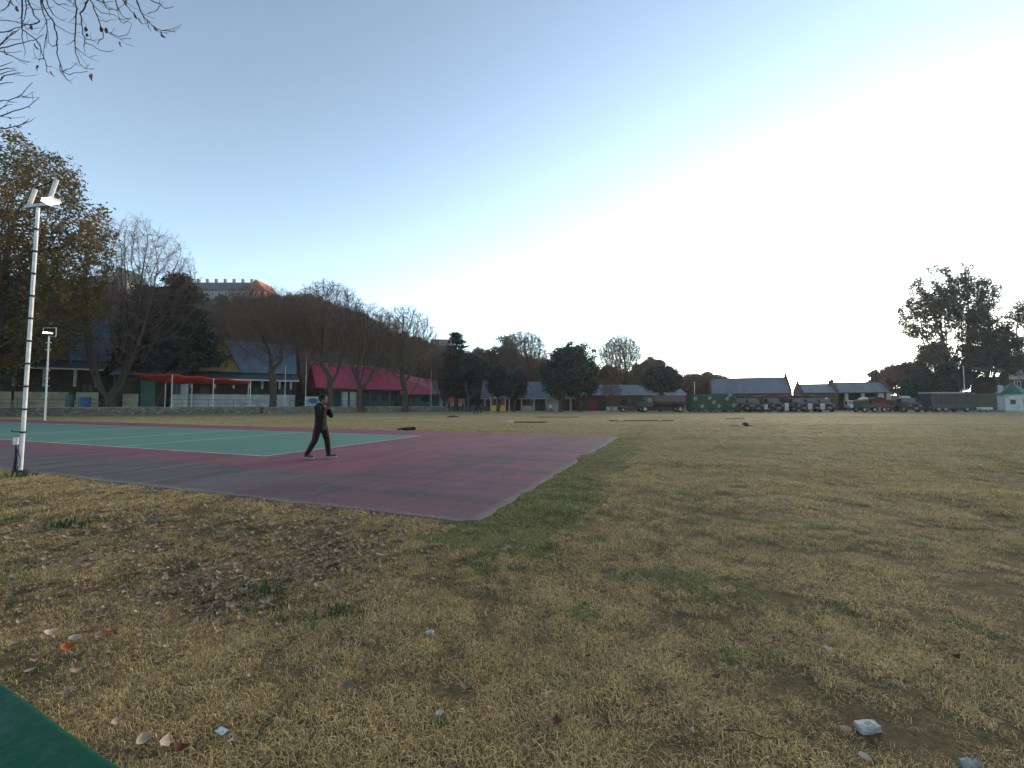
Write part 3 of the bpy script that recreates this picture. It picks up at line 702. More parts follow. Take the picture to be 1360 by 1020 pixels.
gable_hall('vehicle_barn', 'small middle brick barn between the large barn and the open garage', 'barn', X(1064, Y3), X(1112, Y3), Y3, 9, Z(521.5, 90), Z(510, 93), 'brick', 'roofgrey',
           [('d', X(1078, Y3), 2.4, 2.3), ('d', X(1097, Y3), 2.4, 2.3)], parapet=True, rot=24)
gar = gable_hall('open_garage', 'open fronted garage with pale pillars sheltering a white van', 'garage', X(1111, Y3), X(1183, Y3), Y3, 9, Z(521, 88), Z(507.5, 92), 'inner', 'roofgrey',
           [('c', X(1124, Y3), 0.6, 0, 'cream'), ('c', X(1146, Y3), 0.5, 0, 'cream'), ('c', X(1170, Y3), 0.9, 0, 'cream'), ('c', X(1180, Y3), 0.7, 0, 'cream')], parapet=True, open_front=True, rot=26)

# gate stall with yellow boards, red banners and a pale blue peak
gx = X(652, 80); gs = empty('gate_stall', (gx, 80, 0), 0, 'small stall with yellow boards and red banners under a pale blue peaked sheet', 'stall')
gw = X(671, 80) - gx
yel = mat('yellow_board', (0.42, 0.30, 0.04), (0.33, 0.24, 0.04), 2, 0.7, 0.1); pal = mat('pale_blue_sheet', (0.45, 0.60, 0.70), (0.38, 0.52, 0.62), 1, 0.7, 0.1)
MB().b2((0, 0, 0), (gw, 0.1, Z(538.5, 80))).build('yellow_board', yel, gs)
for a, b in ((0.05, 0.55), (gw - 0.7, gw - 0.05)): MB().b2((a, 0.02, Z(537, 80)), (b, 0.07, Z(528, 80))).build('red_banner', M_['reddoor'], gs)
MB().ext([(0.3, Z(528, 80)), (gw + 0.3, Z(528, 80)), (gw - 0.2, Z(518, 80)), (gw * 0.55, Z(524, 80))], 1, 0.3, 0.5).build('peaked_sheet', pal, gs)
for q in (0, gw): MB().cyl((q, 0.15, 0), (q, 0.15, Z(527, 80)), 0.06, n=6).build('post', M_['white_metal'], gs)

# hexagonal kiosk at the right, green pyramid roof
def kiosk():
    Y = 72.0; c = P(1345, 535, Y); r = (X(1358.5, Y) - X(1331.5, Y)) / 2
    root = empty('white_kiosk', (c.x, Y, 0), 0, 'small white hexagonal kiosk with a dark green peaked roof at far right', 'kiosk')
    zw = Z(523, Y); za = Z(507.5, Y)
    pts = [(r * math.cos(R(60 * i + 12)), r * math.sin(R(60 * i + 12))) for i in range(6)]
    MB().ext(pts, 2, -0.1, zw).build('wall', M_['white'], root)
    MB().ext([(x * 1.04, y * 1.04) for x, y in pts], 2, -0.1, 0.35).build('plinth', M_['coping'], root)
    g = mat('green_roof_sheet', (0.02, 0.095, 0.07), (0.015, 0.07, 0.055), 1, 0.5, 0.1)
    vs = [(x * 1.22, y * 1.22, zw - 0.08) for x, y in pts] + [(x * 1.22, y * 1.22, zw + 0.02) for x, y in pts] + [(0, 0, za)]
    MB().add(vs, [(5, 4, 3, 2, 1, 0)] + [(i, (i + 1) % 6, 6 + (i + 1) % 6, 6 + i) for i in range(6)] + [(6 + i, 6 + (i + 1) % 6, 12) for i in range(6)]).build('roof', g, root)
    for i in (3, 4):
        a, b = Vector(pts[i]), Vector(pts[(i + 1) % 6]); m_ = (a + b) / 2; n = m_.normalized(); an = math.atan2(n.y, n.x) + R(90)
        f = MB().box((m_.x + n.x * 0.03, m_.y + n.y * 0.03, 1.75), (0.62, 0.1, 0.8), rz=an).build('window', M_['green_metal'], root)
        MB().box((m_.x + n.x * 0.07, m_.y + n.y * 0.07, 1.75), (0.46, 0.06, 0.64), rz=an).build('pane', M_['glass'], f)
    MB().b2((-r * 0.98, 0.2, zw), (-r * 0.98 + 0.45, 0.65, zw + 1.5)).build('chimney', M_['white'], root)
kiosk()
# white building on the bank at the right edge
Y = 92; hb = empty('white_house', (X(1338, Y), Y, 0), 0, 'white walled house with dark flat roof half cut off at the right edge', 'house')
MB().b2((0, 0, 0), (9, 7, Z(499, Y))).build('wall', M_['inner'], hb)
MB().b2((0.4, -0.15, Z(504, Y)), (9.2, -0.02, Z(496, Y))).build('white_band', M_['white'], hb)
MB().slab([(-0.8, -0.8, Z(497, Y)), (10, -0.8, Z(497, Y)), (10, 7.5, Z(484, Y)), (-0.8, 7.5, Z(484, Y))], 0.15).build('roof', M_['roofdark'], hb)
window(hb, 2.2, -0.02, Z(515, Y), 1.4, 1.5, 'white_metal'); window(hb, 4.8, -0.02, Z(515, Y), 1.4, 1.5, 'white_metal')
# grassy bank rising on the right, and the pale road along the vehicles
def bank():
    xs = np.linspace(X(1295, 80), 170, 30); ys = np.linspace(76, 150, 24); gx, gy = np.meshgrid(xs, ys)
    u = np.clip((gx - xs[0]) / 10, 0, 1); v = np.clip((gy - 76.5) / 12, 0, 1)
    z = 3.6 * (u * u * (3 - 2 * u)) * (v * v * (3 - 2 * v)) + 0.15 * np.sin(gx * 0.7) * np.sin(gy * 0.5) * u * v - 0.05
    i = np.arange(gx.size).reshape(gx.shape)
    f = np.stack([i[:-1, :-1], i[:-1, 1:], i[1:, 1:], i[1:, :-1]], -1).reshape(-1, 4)
    return link_mesh('bank', np_mesh('bank', np.stack([gx, gy, z], -1).reshape(-1, 3), f, True), mat('bank_grass', (0.045, 0.065, 0.025), (0.09, 0.08, 0.04), 0.8, 0.95, 0.6))
tag(bank(), 'dark green bank behind the kiosk', kind='structure')
road = MB().b2((X(1020, 76), 74.2, -0.05), (130, 80.5, 0.03)).build('road', mat('pale_road', (0.22, 0.21, 0.20), (0.16, 0.155, 0.145), 0.4, 0.9, 0.2)); tag(road, 'pale tarmac lane before the barns', kind='structure')

# ------------------------------------------------------------------ hill
CR_PX = [-700, -300, 0, 100, 240, 330, 395, 430, 466, 490, 510, 536, 572, 640, 720, 800, 900, 1000, 1080]
CR_PY = [390, 372, 388, 394, 402, 408, 412, 418, 431, 449, 458, 462, 475, 481, 494, 504, 516, 530, 536]
YC = 185.0
def hill_z(x, y):
    px = HALF_W + F_PX * x / np.maximum(y, 1.0)
    h = CAM_Z + (535 - np.interp(px, CR_PX, CR_PY)) / F_PX * YC
    u = np.clip((y - 96) / (YC - 96), 0, 1); s = u * u * (3 - 2 * u)
    d = np.clip((y - YC) / 150, 0, 1)
    return h * s * (1 - 0.5 * d) - 0.4 + 1.2 * s * np.sin(x * 0.09 + 1) * np.sin(y * 0.11)
def hill():
    xs = np.linspace(-330, 130, 116); ys = np.linspace(92, 340, 63); gx, gy = np.meshgrid(xs, ys)
    z = hill_z(gx, gy); i = np.arange(gx.size).reshape(gx.shape)
    f = np.stack([i[:-1, :-1], i[:-1, 1:], i[1:, 1:], i[1:, :-1]], -1).reshape(-1, 4)
    return link_mesh('hill', np_mesh('hill', np.stack([gx, gy, z], -1).reshape(-1, 3), f, True), mat('hill_scrub', (0.075, 0.052, 0.036), (0.045, 0.045, 0.026), 0.05, 0.95, 0.6, 0.3))
tag(hill(), 'brown wooded hill', kind='structure')

def ridge_building(name, label, px0, px1, py_base, py_eave, py_ridge, Y, wallm, roofm, chim=0, gable_front=False, nwin=8):
    z0 = Z(py_base, Y) - 2; ze = Z(py_eave, Y); zr = Z(py_ridge, Y + 3); x0 = X(px0, Y); L = X(px1, Y) - x0; D = 11
    root = empty(name, (x0, Y, z0), 0, label, 'building', 'buildings on top of the hill')
    h = ze - z0; hr = zr - z0
    MB().b2((0, 0, 0), (L, D, h)).build('wall', M_[wallm], root)
    if gable_front:
        MB().ext([(0, h), (L, h), (L / 2, hr)], 1, 0.0, 0.4).build('gable_wall', M_[wallm], root)
        MB().slab([(-0.4, -0.3, h), (L / 2, -0.3, hr + 0.1), (L / 2, D, hr + 0.1), (-0.4, D, h)], 0.2).slab([(L / 2, -0.3, hr + 0.1), (L + 0.4, -0.3, h), (L + 0.4, D, h), (L / 2, D, hr + 0.1)], 0.2).build('roof', M_[roofm], root)
    else:
        MB().slab([(-0.4, -0.6, h), (L + 0.4, -0.6, h), (L + 0.4, D / 2, hr), (-0.4, D / 2, hr)], 0.2).slab([(-0.4, D / 2, hr), (L + 0.4, D / 2, hr), (L + 0.4, D + 0.6, h), (-0.4, D + 0.6, h)], 0.2).build('roof', M_[roofm], root)
    for i in range(chim):
        x = L * (i + 0.5) / chim; MB().b2((x - 0.45, D / 2 - 0.5, hr - 0.6), (x + 0.45, D / 2 + 0.5, hr + 1.5)).build('chimney', M_[wallm], root)
    for i in range(nwin):
        x = L * (i + 0.5) / nwin; window(root, x, -0.02, h - 2.6, min(1.3, L / nwin * 0.5), 1.7, 'white_metal', 'glass', 0.08, 1)
    return root
M_['greywall'] = mat('grey_hill_wall', (0.20, 0.20, 0.20), (0.15, 0.15, 0.155), 0.3, 0.9, 0.1)
M_['hillbrick'] = mat('orange_brick', (0.34, 0.13, 0.095), (0.26, 0.10, 0.075), 0.3, 0.9, 0.1)
ridge_building('hill_barrack', 'long grey building with many chimneys on the hill top', 240, 326, 402, 385, 373, 178, 'greywall', 'roofdark', 7, False, 10)
ridge_building('hill_block', 'orange brick gabled block at the right end of the hill top building', 325, 347, 404, 385, 374, 174, 'hillbrick', 'hillbrick', 0, True, 3)
ridge_building('hill_house', 'grey roofed house on the hill seen left of the bare tree', 96, 136, 396, 378, 364, 176, 'greywall', 'roofgrey', 1, False, 4)
ridge_building('hill_tower_house', 'tall grey house with a dark hipped roof on the hill behind the bare tree', 139, 163, 392, 372, 358, 180, 'greywall', 'roofdark', 0, True, 2)
ridge_building('flat_block', 'pale flat block showing between trees on the lower hill', 571, 598, 470, 451, 449.5, 190, 'greywall', 'roofgrey', 0, False, 4)

# ------------------------------------------------------------------ evening haze: one closed box of even, thin air
if HAZE:
    hz = MB().b2((-380, -45, -2.0), (420, 420, 78)).build('haze', bpy.data.materials.new('haze_air')); tag(hz, 'thin pale evening haze', kind='stuff')
    m = bpy.data.materials['haze_air']; m.use_nodes = True; nt = m.node_tree; nt.nodes.clear(); o_ = nt.nodes.new('ShaderNodeOutputMaterial'); pv = nt.nodes.new('ShaderNodeVolumePrincipled')
    pv.inputs['Color'].default_value = (0.86, 0.88, 0.92, 1); pv.inputs['Density'].default_value = 0.00025; pv.inputs['Anisotropy'].default_value = 0.35
    nt.links.new(pv.outputs[0], o_.inputs['Volume'])
# ------------------------------------------------------------------ trees
def bark_mat(name, c):
    return mat(name, c, tuple(x * 0.6 for x in c), 3.0, 0.95, 0.6, stretch=(1, 1, 0.25))
BARK = bark_mat('grey_bark', (0.070, 0.057, 0.050)); BARKD = bark_mat('dark_bark', (0.045, 0.036, 0.030)); BARKP = bark_mat('pale_bark', (0.24, 0.21, 0.18))
TWIG = bark_mat('twig_bark', (0.125, 0.092, 0.076))
def leaf_mat(name, cols, sc=0.35, trans=0.25):
    """per-leaf colour spread plus slow drifts over the crown towards the last listed colour"""
    m, nt, bs = new_mat(name)
    ge = nt.nodes.new('ShaderNodeNewGeometry')
    c = ramp(nt, ge.outputs['Random Per Island'], [((i + 0.0) / max(1, len(cols) - 1), c_) for i, c_ in enumerate(cols)])
    n = noise(nt, ge.outputs['Position'], sc, 3, 0.6)
    c = mix(nt, ramp(nt, n, [(0.42, 0.0), (0.60, 0.7)]), c, cols[-1])
    nt.links.new(c, bs.inputs['Base Color']); bs.inputs['Roughness'].default_value = 0.7
    bs.inputs['Specular IOR Level'].default_value = 0.15
    if trans:
        tr = nt.nodes.new('ShaderNodeBsdfTranslucent'); nt.links.new(c, tr.inputs[0])
        mx = nt.nodes.new('ShaderNodeMixShader'); mx.inputs[0].default_value = trans
        nt.links.new(bs.outputs[0], mx.inputs[1]); nt.links.new(tr.outputs[0], mx.inputs[2])
        nt.links.new(mx.outputs[0], nt.nodes['Material Output'].inputs[0])
    return m
L_AUT = leaf_mat('autumn_leaves', [(0.050, 0.066, 0.020), (0.080, 0.074, 0.020), (0.20, 0.085, 0.020), (0.050, 0.062, 0.020)], 0.22)
L_OLI = leaf_mat('olive_leaves', [(0.055, 0.056, 0.022), (0.085, 0.070, 0.026), (0.040, 0.045, 0.018)], 0.3)
L_EUC = leaf_mat('eucalyptus_leaves', [(0.060, 0.062, 0.050), (0.038, 0.042, 0.034), (0.075, 0.062, 0.050)], 0.4, 0.15)
L_CED = leaf_mat('cedar_needles', [(0.016, 0.034, 0.026), (0.030, 0.050, 0.034), (0.012, 0.024, 0.020)], 0.5, 0.05)
L_GRN = leaf_mat('dark_evergreen_leaves', [(0.020, 0.042, 0.036), (0.012, 0.026, 0.022), (0.032, 0.052, 0.044)], 0.5, 0.1)
L_BRN = leaf_mat('dry_brown_leaves', [(0.125, 0.085, 0.065), (0.085, 0.062, 0.050), (0.155, 0.100, 0.072)], 0.25, 0.2)
L_DRY_SUNLIT = leaf_mat('dry_sunlit_sienna_leaves', [(0.17, 0.080, 0.048), (0.12, 0.065, 0.045), (0.11, 0.065, 0.048)], 0.25, 0.2)  # dry leaf tone that also carries orange low-sun light in its colour

def envelope(rng, n, kind, clumps=0):
    """points in a unit crown: x,y in -1..1, z in 0..1"""
    out = []
    cl = None
    if clumps:
        c = rng.normal(0, 1, (clumps * 3, 3)); c /= np.linalg.norm(c, axis=1, keepdims=True); c *= rng.uniform(0.25, 0.9, (clumps * 3, 1)); cl = c[:clumps]; cr = rng.uniform(0.17, 0.34, clumps)
    while len(out) < n:
        if clumps and rng.rand() < 0.93:
            i = rng.randint(clumps); q = rng.normal(0, 1, 3); q = cl[i] + q / np.linalg.norm(q) * cr[i] * rng.rand() ** 0.5
        else:
            q = rng.normal(0, 1, 3); q = q / np.linalg.norm(q) * rng.rand() ** 0.42
        if np.dot(q, q) > 1.0: continue
        x, y, z = q
        if kind == 'dome' and z < -0.1 and rng.rand() < 0.45 - 0.5 * z: continue
        if kind == 'fan': x *= 0.45 + 0.55 * min(1, (z + 1) / 1.2); y *= 0.45 + 0.55 * min(1, (z + 1) / 1.2)
        if kind == 'flat': z = z * 0.8 + 0.2 * (1 - x * x - y * y)
        if kind == 'tall': x *= 1.0 - 0.35 * max(0, z); y *= 1.0 - 0.35 * max(0, z)
        out.append((x, y, z))
    o = np.array(out); o[:, 2] = (o[:, 2] - o[:, 2].min()) / (o[:, 2].max() - o[:, 2].min()); o[:, 0] = 2 * (o[:, 0] - o[:, 0].min()) / np.ptp(o[:, 0]) - 1; return o
def colonise(seed, H, W, Dp, cx, cbot=0.3, N=1400, D=None, kind='round', rt=0.4, rmin=0.012, twigs=3, twig_len=0.048, clumps=0, fork=0, wob=0.35, droop=0.0):
    """a tree that grows into its crown space: rows p0 p1 r0 r1 level (0 trunk, 2 branch, 3 fine branch, 4 twig)"""
    rng = np.random.RandomState(seed); N = int(N * (2.0 if twigs else 1.7)); A = envelope(rng, N, kind, clumps)
    A = A * np.array([W / 2, Dp / 2, H * (1 - cbot)]) + np.array([cx, 0, H * cbot]); D = D or H / 60.0
    nodes = [np.zeros(3)]; par = [-1]; ht = H * cbot * 0.92; n = max(3, int(ht / D / 1.4)); lx, ly = rng.uniform(-0.05, 0.05) * H, rng.uniform(-0.02, 0.02) * H
    for i in range(n):
        t = (i + 1) / n; nodes.append(np.array([lx * math.sin(t * 2.2) * 0.4 + cx * 0.25 * t * t, ly * math.sin(t * 2.6), ht * t]) + rng.normal(0, 0.02 * D, 3)); par.append(len(nodes) - 2)
    tip = len(nodes) - 1
    if fork:
        low = 1 + int(n * 0.45)
        for k in range(fork):
            az = 2 * math.pi * k / fork + rng.uniform(-0.5, 0.5); p_ = low + rng.randint(0, max(1, n - low)); d = np.array([math.cos(az) * 0.75, math.sin(az) * 0.5, 0.8])
            for j in range(6):
                nodes.append(nodes[p_] + d * D * 1.25); par.append(p_); p_ = len(nodes) - 1; d = d + np.array([0, 0, 0.12]) + rng.normal(0, 0.08, 3); d /= np.linalg.norm(d)
    X_ = np.array(nodes); dist = np.full(len(A), 1e9); near = np.zeros(len(A), int); alive = np.ones(len(A), bool)
    def upd(i0):
        P_ = np.array(nodes[i0:]);
        d = np.linalg.norm(A[:, None, :] - P_[None], axis=2); j = d.argmin(1); dm = d[np.arange(len(A)), j]; m = dm < dist; dist[m] = dm[m]; near[m] = j[m] + i0
    upd(max(1, n // 2)); dk = 1.7 * D
    seen = set()
    for it in range(160):
        alive &= dist > dk
        if not alive.any(): break
        idx = np.where(alive)[0]; nn = near[idx]; u, inv = np.unique(nn, return_inverse=True)
        P_ = np.array([nodes[k] for k in u]); v = A[idx] - P_[inv]; v /= np.linalg.norm(v, axis=1, keepdims=True)
        acc = np.zeros((len(u), 3)); np.add.at(acc, inv, v); acc += rng.normal(0, wob * 0.35, acc.shape) * 1.0; acc[:, 2] -= droop
        acc /= np.maximum(np.linalg.norm(acc, axis=1, keepdims=True), 1e-6); i0 = len(nodes)
        for k, (pi, d) in enumerate(zip(u, acc)):
            key = (pi, round(d[0], 1), round(d[1], 1), round(d[2], 1))
            if key in seen: d = d + rng.normal(0, 0.5, 3); d /= np.linalg.norm(d)
            seen.add(key); nodes.append(nodes[pi] + d * D); par.append(pi)
        upd(i0)
        if len(nodes) > 9000: break
    Xn = np.array(nodes); par = np.array(par); kids = np.zeros(len(par), int); np.add.at(kids, par[1:], 1)
    tipc = np.zeros(len(par)); tipc[kids == 0] = 1
    for i in range(len(par) - 1, 0, -1): tipc[par[i]] += tipc[i]
    e = max(1.6, math.log(max(tipc[0], 2)) / math.log(rt / rmin)); r = rmin * np.maximum(tipc, 1) ** (1 / e)
    flare = 1 + 0.55 * np.exp(-Xn[:, 2] / (0.03 * H)); r0 = r[par[1:]] * flare[par[1:]]; r1 = r[1:] * flare[1:]
    thick = r1 * 1.7 < r0; r0 = np.where(thick & (r0 > 0), np.minimum(r0, r1 * 1.7), r0)
    lev = np.where(r1 > rt * 0.33, 0, np.where(tipc[1:] > 4, 2, 3))
    S = np.concatenate([Xn[par[1:]], Xn[1:], r0[:, None], r1[:, None], lev[:, None]], 1)
    if twigs:
        fine = np.where(tipc[1:] <= 5)[0]; k = np.repeat(fine, twigs); f = rng.uniform(0.2, 1, (len(k), 1)); p0 = S[k, 0:3] * (1 - f) + S[k, 3:6] * f
        d = S[k, 3:6] - S[k, 0:3]; d /= np.linalg.norm(d, axis=1, keepdims=True) + 1e-9; d = d + rng.normal(0, 0.55, d.shape); d[:, 2] += 0.15; d /= np.linalg.norm(d, axis=1, keepdims=True)
        L = H * twig_len * rng.uniform(0.4, 1.2, (len(k), 1)); pm = p0 + d * L * 0.5; d2 = d + rng.normal(0, 0.25, d.shape); d2[:, 2] += 0.1; p1 = pm + d2 * L * 0.5; rr = np.full((len(k), 1), rmin * 0.75)
        k2 = np.repeat(np.arange(len(k)), 2); q0 = pm[k2] * 1.0; e_ = d[k2] + rng.normal(0, 0.6, (len(k2), 3)); e_ /= np.linalg.norm(e_, axis=1, keepdims=True); q1 = q0 + e_ * L[k2] * 0.55
        S = np.concatenate([S, np.concatenate([q0, q1, rr[k2] * 0.7, rr[k2] * 0.4, np.full((len(k2), 1), 4.5)], 1)])
        S = np.concatenate([S, np.concatenate([p0, pm, rr, rr * 0.8, np.full((len(k), 1), 4)], 1), np.concatenate([pm, p1, rr * 0.8, rr * 0.5, np.full((len(k), 1), 4.5)], 1)])
    return S
def tubes(S, nside):
    p0, p1 = S[:, 0:3], S[:, 3:6]; d = p1 - p0; L = np.linalg.norm(d, axis=1, keepdims=True); d = d / np.maximum(L, 1e-6)
    ref = np.where(np.abs(d[:, 2:3]) > 0.9, np.array([[1.0, 0, 0]]), np.array([[0, 0, 1.0]]))
    a = np.cross(d, ref); a /= np.linalg.norm(a, axis=1, keepdims=True); b = np.cross(d, a)
    n = len(S); vs = np.zeros((n, 2, nside, 3))
    for i in range(nside):
        t = 2 * math.pi * i / nside; o = a * math.cos(t) + b * math.sin(t)
        vs[:, 0, i] = p0 + o * S[:, 6:7]; vs[:, 1, i] = p1 + o * S[:, 7:8]
    base = (np.arange(n) * 2 * nside)[:, None]; fs = []
    for i in range(nside):
        j = (i + 1) % nside; fs.append(base + np.array([[i, j, nside + j, nside + i]]))
    return vs.reshape(-1, 3), np.concatenate(fs, 0)
def leaves(tips, n, sig, size, rng, flat=0.6, droop=0.0):
    """n leaf faces scattered round each tip"""
    c = np.repeat(tips, n, 0) + rng.normal(0, 1, (len(tips) * n, 3)) * np.array([sig, sig, sig * flat])
    c[:, 2] -= droop * np.abs(rng.normal(0, 1, len(c)))
    m = len(c); u = rng.normal(0, 1, (m, 3)); u[:, 2] *= 0.6; u /= np.linalg.norm(u, axis=1, keepdims=True)
    w_ = rng.normal(0, 1, (m, 3)); v = np.cross(u, w_); v /= np.linalg.norm(v, axis=1, keepdims=True)
    s = size * rng.uniform(0.55, 1.3, (m, 1)); a = u * s; b = v * s * 0.5
    vs = np.stack([c - a, c + b, c + a, c - b], 1).reshape(-1, 3)
    return vs, np.arange(m * 4).reshape(m, 4)
def plant(name, label, loc, S, leafspec=None, leafm=None, barkm=None, twigm=None, group=None, split=1, rng=None, crown_name='crown'):
    root = empty(name, loc, 0, label, 'tree', group)
    lo = S[S[:, 8] <= split]; hi = S[S[:, 8] > split]
    v, f = tubes(lo, 7); link_mesh('trunk', np_mesh('trunk', v, f, True), barkm or BARK, root)
    parts_v = []; parts_f = []; mi = []
    if len(hi):
        v, f = tubes(hi, 3); parts_v.append(v); parts_f.append(f); mi.append(np.zeros(len(f), dtype=np.int32))
    if leafspec:
        lv, n, sig, size, flat, droop = leafspec; tips = S[S[:, 8] >= lv][:, 3:6]
        v, f = leaves(tips, n, sig, size, rng or np.random.RandomState(1), flat, droop)
        off = len(parts_v[0]) if parts_v else 0
        parts_v.append(v); parts_f.append(f + off); mi.append(np.ones(len(f), dtype=np.int32))
    me = np_mesh('crown', np.concatenate(parts_v), np.concatenate(parts_f))
    me.materials.append(twigm or TWIG); me.materials.append(leafm or TWIG)
    me.polygons.foreach_set('material_index', np.concatenate(mi)); o = link_mesh(crown_name, me, None, root)
    return root
def tree_px(name, label, Y, trunk_px, top_py, l_px, r_px, seed, rt, leafspec=None, leafm=None, barkm=None, group=None, rmin=0.012, Dp=None, z0=0.0, twigm=None, **kw):
    x = X(trunk_px, Y); H = P(trunk_px, top_py, Y).z - z0
    x0, x1 = P(l_px, top_py, Y).x, P(r_px, top_py, Y).x; W = x1 - x0; cx = (x0 + x1) / 2 - x
    S = colonise(seed, H, W, Dp or W * 0.9, cx, rt=rt, rmin=rmin, **kw)
    return plant(name, label, (x, Y, z0), S, leafspec, leafm, barkm, twigm, group, 1, np.random.RandomState(seed))

GB = 'bare trees along the stone wall'
T_ = dict(group=GB, kind='dome')
tree_px('bare_tree', 'large bare tree with forked trunk at left, in front of the dark cedar', 57, 150, 292, 92, 264, 11, 0.62, rmin=0.017, cbot=0.16, N=2300, twigs=2, fork=4, **T_)
tree_px('bare_tree', 'dense twiggy bare tree right of the yellow gable with a dark straight trunk', 67, 362, 380, 292, 410, 23, 0.50, rmin=0.016, cbot=0.38, N=2500, twigs=3, fork=3, **T_)
tree_px('bare_tree', 'tall bare tree with dark open crown rising directly behind the walker', 70, 440, 375, 386, 488, 31, 0.45, rmin=0.022, cbot=0.34, N=1700, twigs=3, fork=2, **T_)
tree_px('bare_tree', 'low forked bare tree in front of the middle of the crimson roof', 72, 481, 404, 446, 534, 47, 0.48, rmin=0.020, cbot=0.26, N=1200, twigs=2, fork=5, **T_)
tree_px('bare_tree', 'bare tree with a wide rounded crown at the right end of the crimson roof', 76, 538, 407, 490, 584, 59, 0.50, rmin=0.021, cbot=0.30, N=1800, twigs=2, fork=3, **T_)
tree_px('bare_tree', 'slim bare tree between the pale doors and the forked tree, further back', 88, 508, 416, 468, 545, 67, 0.32, rmin=0.016, cbot=0.42, N=900, twigs=2, **T_)
tree_px('bare_tree', 'bare tree rising behind the pink roofed annex, left of the dark conifer', 84, 590, 468, 562, 624, 71, 0.32, rmin=0.016, cbot=0.26, N=1000, twigs=2, fork=2, **T_)
tree_px('bare_tree', 'thin bare tree with reddish twigs left of the tall dark crowned one', 80, 396, 388, 352, 436, 83, 0.38, rmin=0.016, cbot=0.38, N=1500, twigs=3, **T_)
tree_px('bare_tree', 'slender bare tree on the slope behind the yellow bungalow roof', 92, 322, 396, 292, 352, 89, 0.28, rmin=0.018, cbot=0.5, N=900, twigs=3, z0=0.0, **T_)
# cedar behind tree 1
def conifer(name, label, Y, px, top_py, wpx, seed, base_h=1.5, tiers=16, leafm=None, group=None, round_=0.6, lean=0.0, z0=0.0, dens=1.0, size=0.22):
    rng = np.random.RandomState(seed); b = P(px, 545, Y); H = P(px, top_py, Y).z - z0; Rw = wpx / F_PX * Y / 2
    root = empty(name, (b.x, Y, z0), 0, label, 'tree', group)
    S = []; tips = []
    n = 8
    for i in range(n):
        S.append((lean * H * i / n, 0, H * i / n, lean * H * (i + 1) / n, 0, H * (i + 1) / n, 0.45 * (1 - i / n) + 0.03, 0.45 * (1 - (i + 1) / n) + 0.03, 0))
    for t in range(tiers):
        h = base_h + (H - base_h) * (t + rng.uniform(0, 0.6)) / tiers; f = (h - base_h) / (H - base_h)
        rad = Rw * (1 - f ** (1 / round_)) ** 0.75 * rng.uniform(0.8, 1.15) + 0.3
        nb = max(5, int(9 * (1 - f) + 4))
        for k in range(nb):
            az = rng.uniform(0, 6.283); q = np.array([lean * h, 0, h]); L = rad * rng.uniform(0.7, 1.12)
            d = np.array([math.cos(az), math.sin(az), rng.uniform(-0.05, 0.28)])
            m = 5
            for j in range(m):
                q2 = q + d * L / m; q2[2] -= 0.05 * L * j / m; S.append((*q, *q2, 0.07 * (1 - j / m) + 0.012, 0.07 * (1 - (j + 1) / m) + 0.012, 2))
                if j >= 1: tips.append(q2 + rng.normal(0, 0.12, 3)); tips.append((q + q2) / 2 + rng.normal(0, 0.25, 3) * np.array([1, 1, 0.4]))
                q = q2
    S = np.array(S); lo, hi = S[S[:, 8] == 0], S[S[:, 8] > 0]
    v, f = tubes(lo, 7); link_mesh('trunk', np_mesh('trunk', v, f, True), BARKD, root)
    v1, f1 = tubes(hi, 3); v2, f2 = leaves(np.array(tips), max(3, int(11 * dens)), 0.055 * Rw + 0.22, size, rng, 0.38, 0.12)
    me = np_mesh('crown', np.concatenate([v1, v2]), np.concatenate([f1, f2 + len(v1)])); me.materials.append(BARKD); me.materials.append(leafm or L_CED)
    me.polygons.foreach_set('material_index', np.concatenate([np.zeros(len(f1), np.int32), np.ones(len(f2), np.int32)]))
    link_mesh('crown', me, None, root); return root
conifer('cedar_tree', 'broad dark cedar right of the big bare tree, hiding part of the yellow gable', 63, 233, 365, 104, 5, 7.2, 19, round_=1.1, dens=1.8, size=0.27)
conifer('cedar_tree', 'second dark cedar forming the left half of the cedar mass behind the big bare tree', 66, 190, 377, 96, 6, 6.0, 18, round_=0.8, dens=1.6, size=0.28)
conifer('conifer_tree', 'tall pointed dark conifer right of the red awning stall', 80, 606, 440, 46, 9, 3.0, 15, round_=0.75, dens=1.0)

# big autumn tree at the left edge
tree_px('autumn_tree', 'tall dense tree with brown and green autumn leaves at the left edge', 47, -34, 164, -172, 136, 101, 0.85, (3, 22, 0.42, 0.19, 0.9, 0.05), L_AUT, BARKD, None, 0.02, Dp=18, cbot=0.16, N=4600, twigs=0, kind='round', clumps=70, fork=3)
tree_px('autumn_tree', 'olive and brown leaved tree crowding behind the cream bungalow', 66, 84, 388, 22, 146, 107, 0.45, (3, 9, 0.45, 0.20, 0.9, 0.05), L_OLI, BARKD, None, 0.02, cbot=0.22, N=1900, twigs=0, kind='dome', clumps=26)
tree_px('autumn_tree', 'low dark leafy tree drooping over the bungalow roof at the left edge', 52, -14, 402, -74, 54, 109, 0.45, (3, 9, 0.42, 0.18, 0.9, 0.1), L_AUT, BARKD, None, 0.02, cbot=0.28, N=1500, twigs=0, kind='dome', clumps=22)

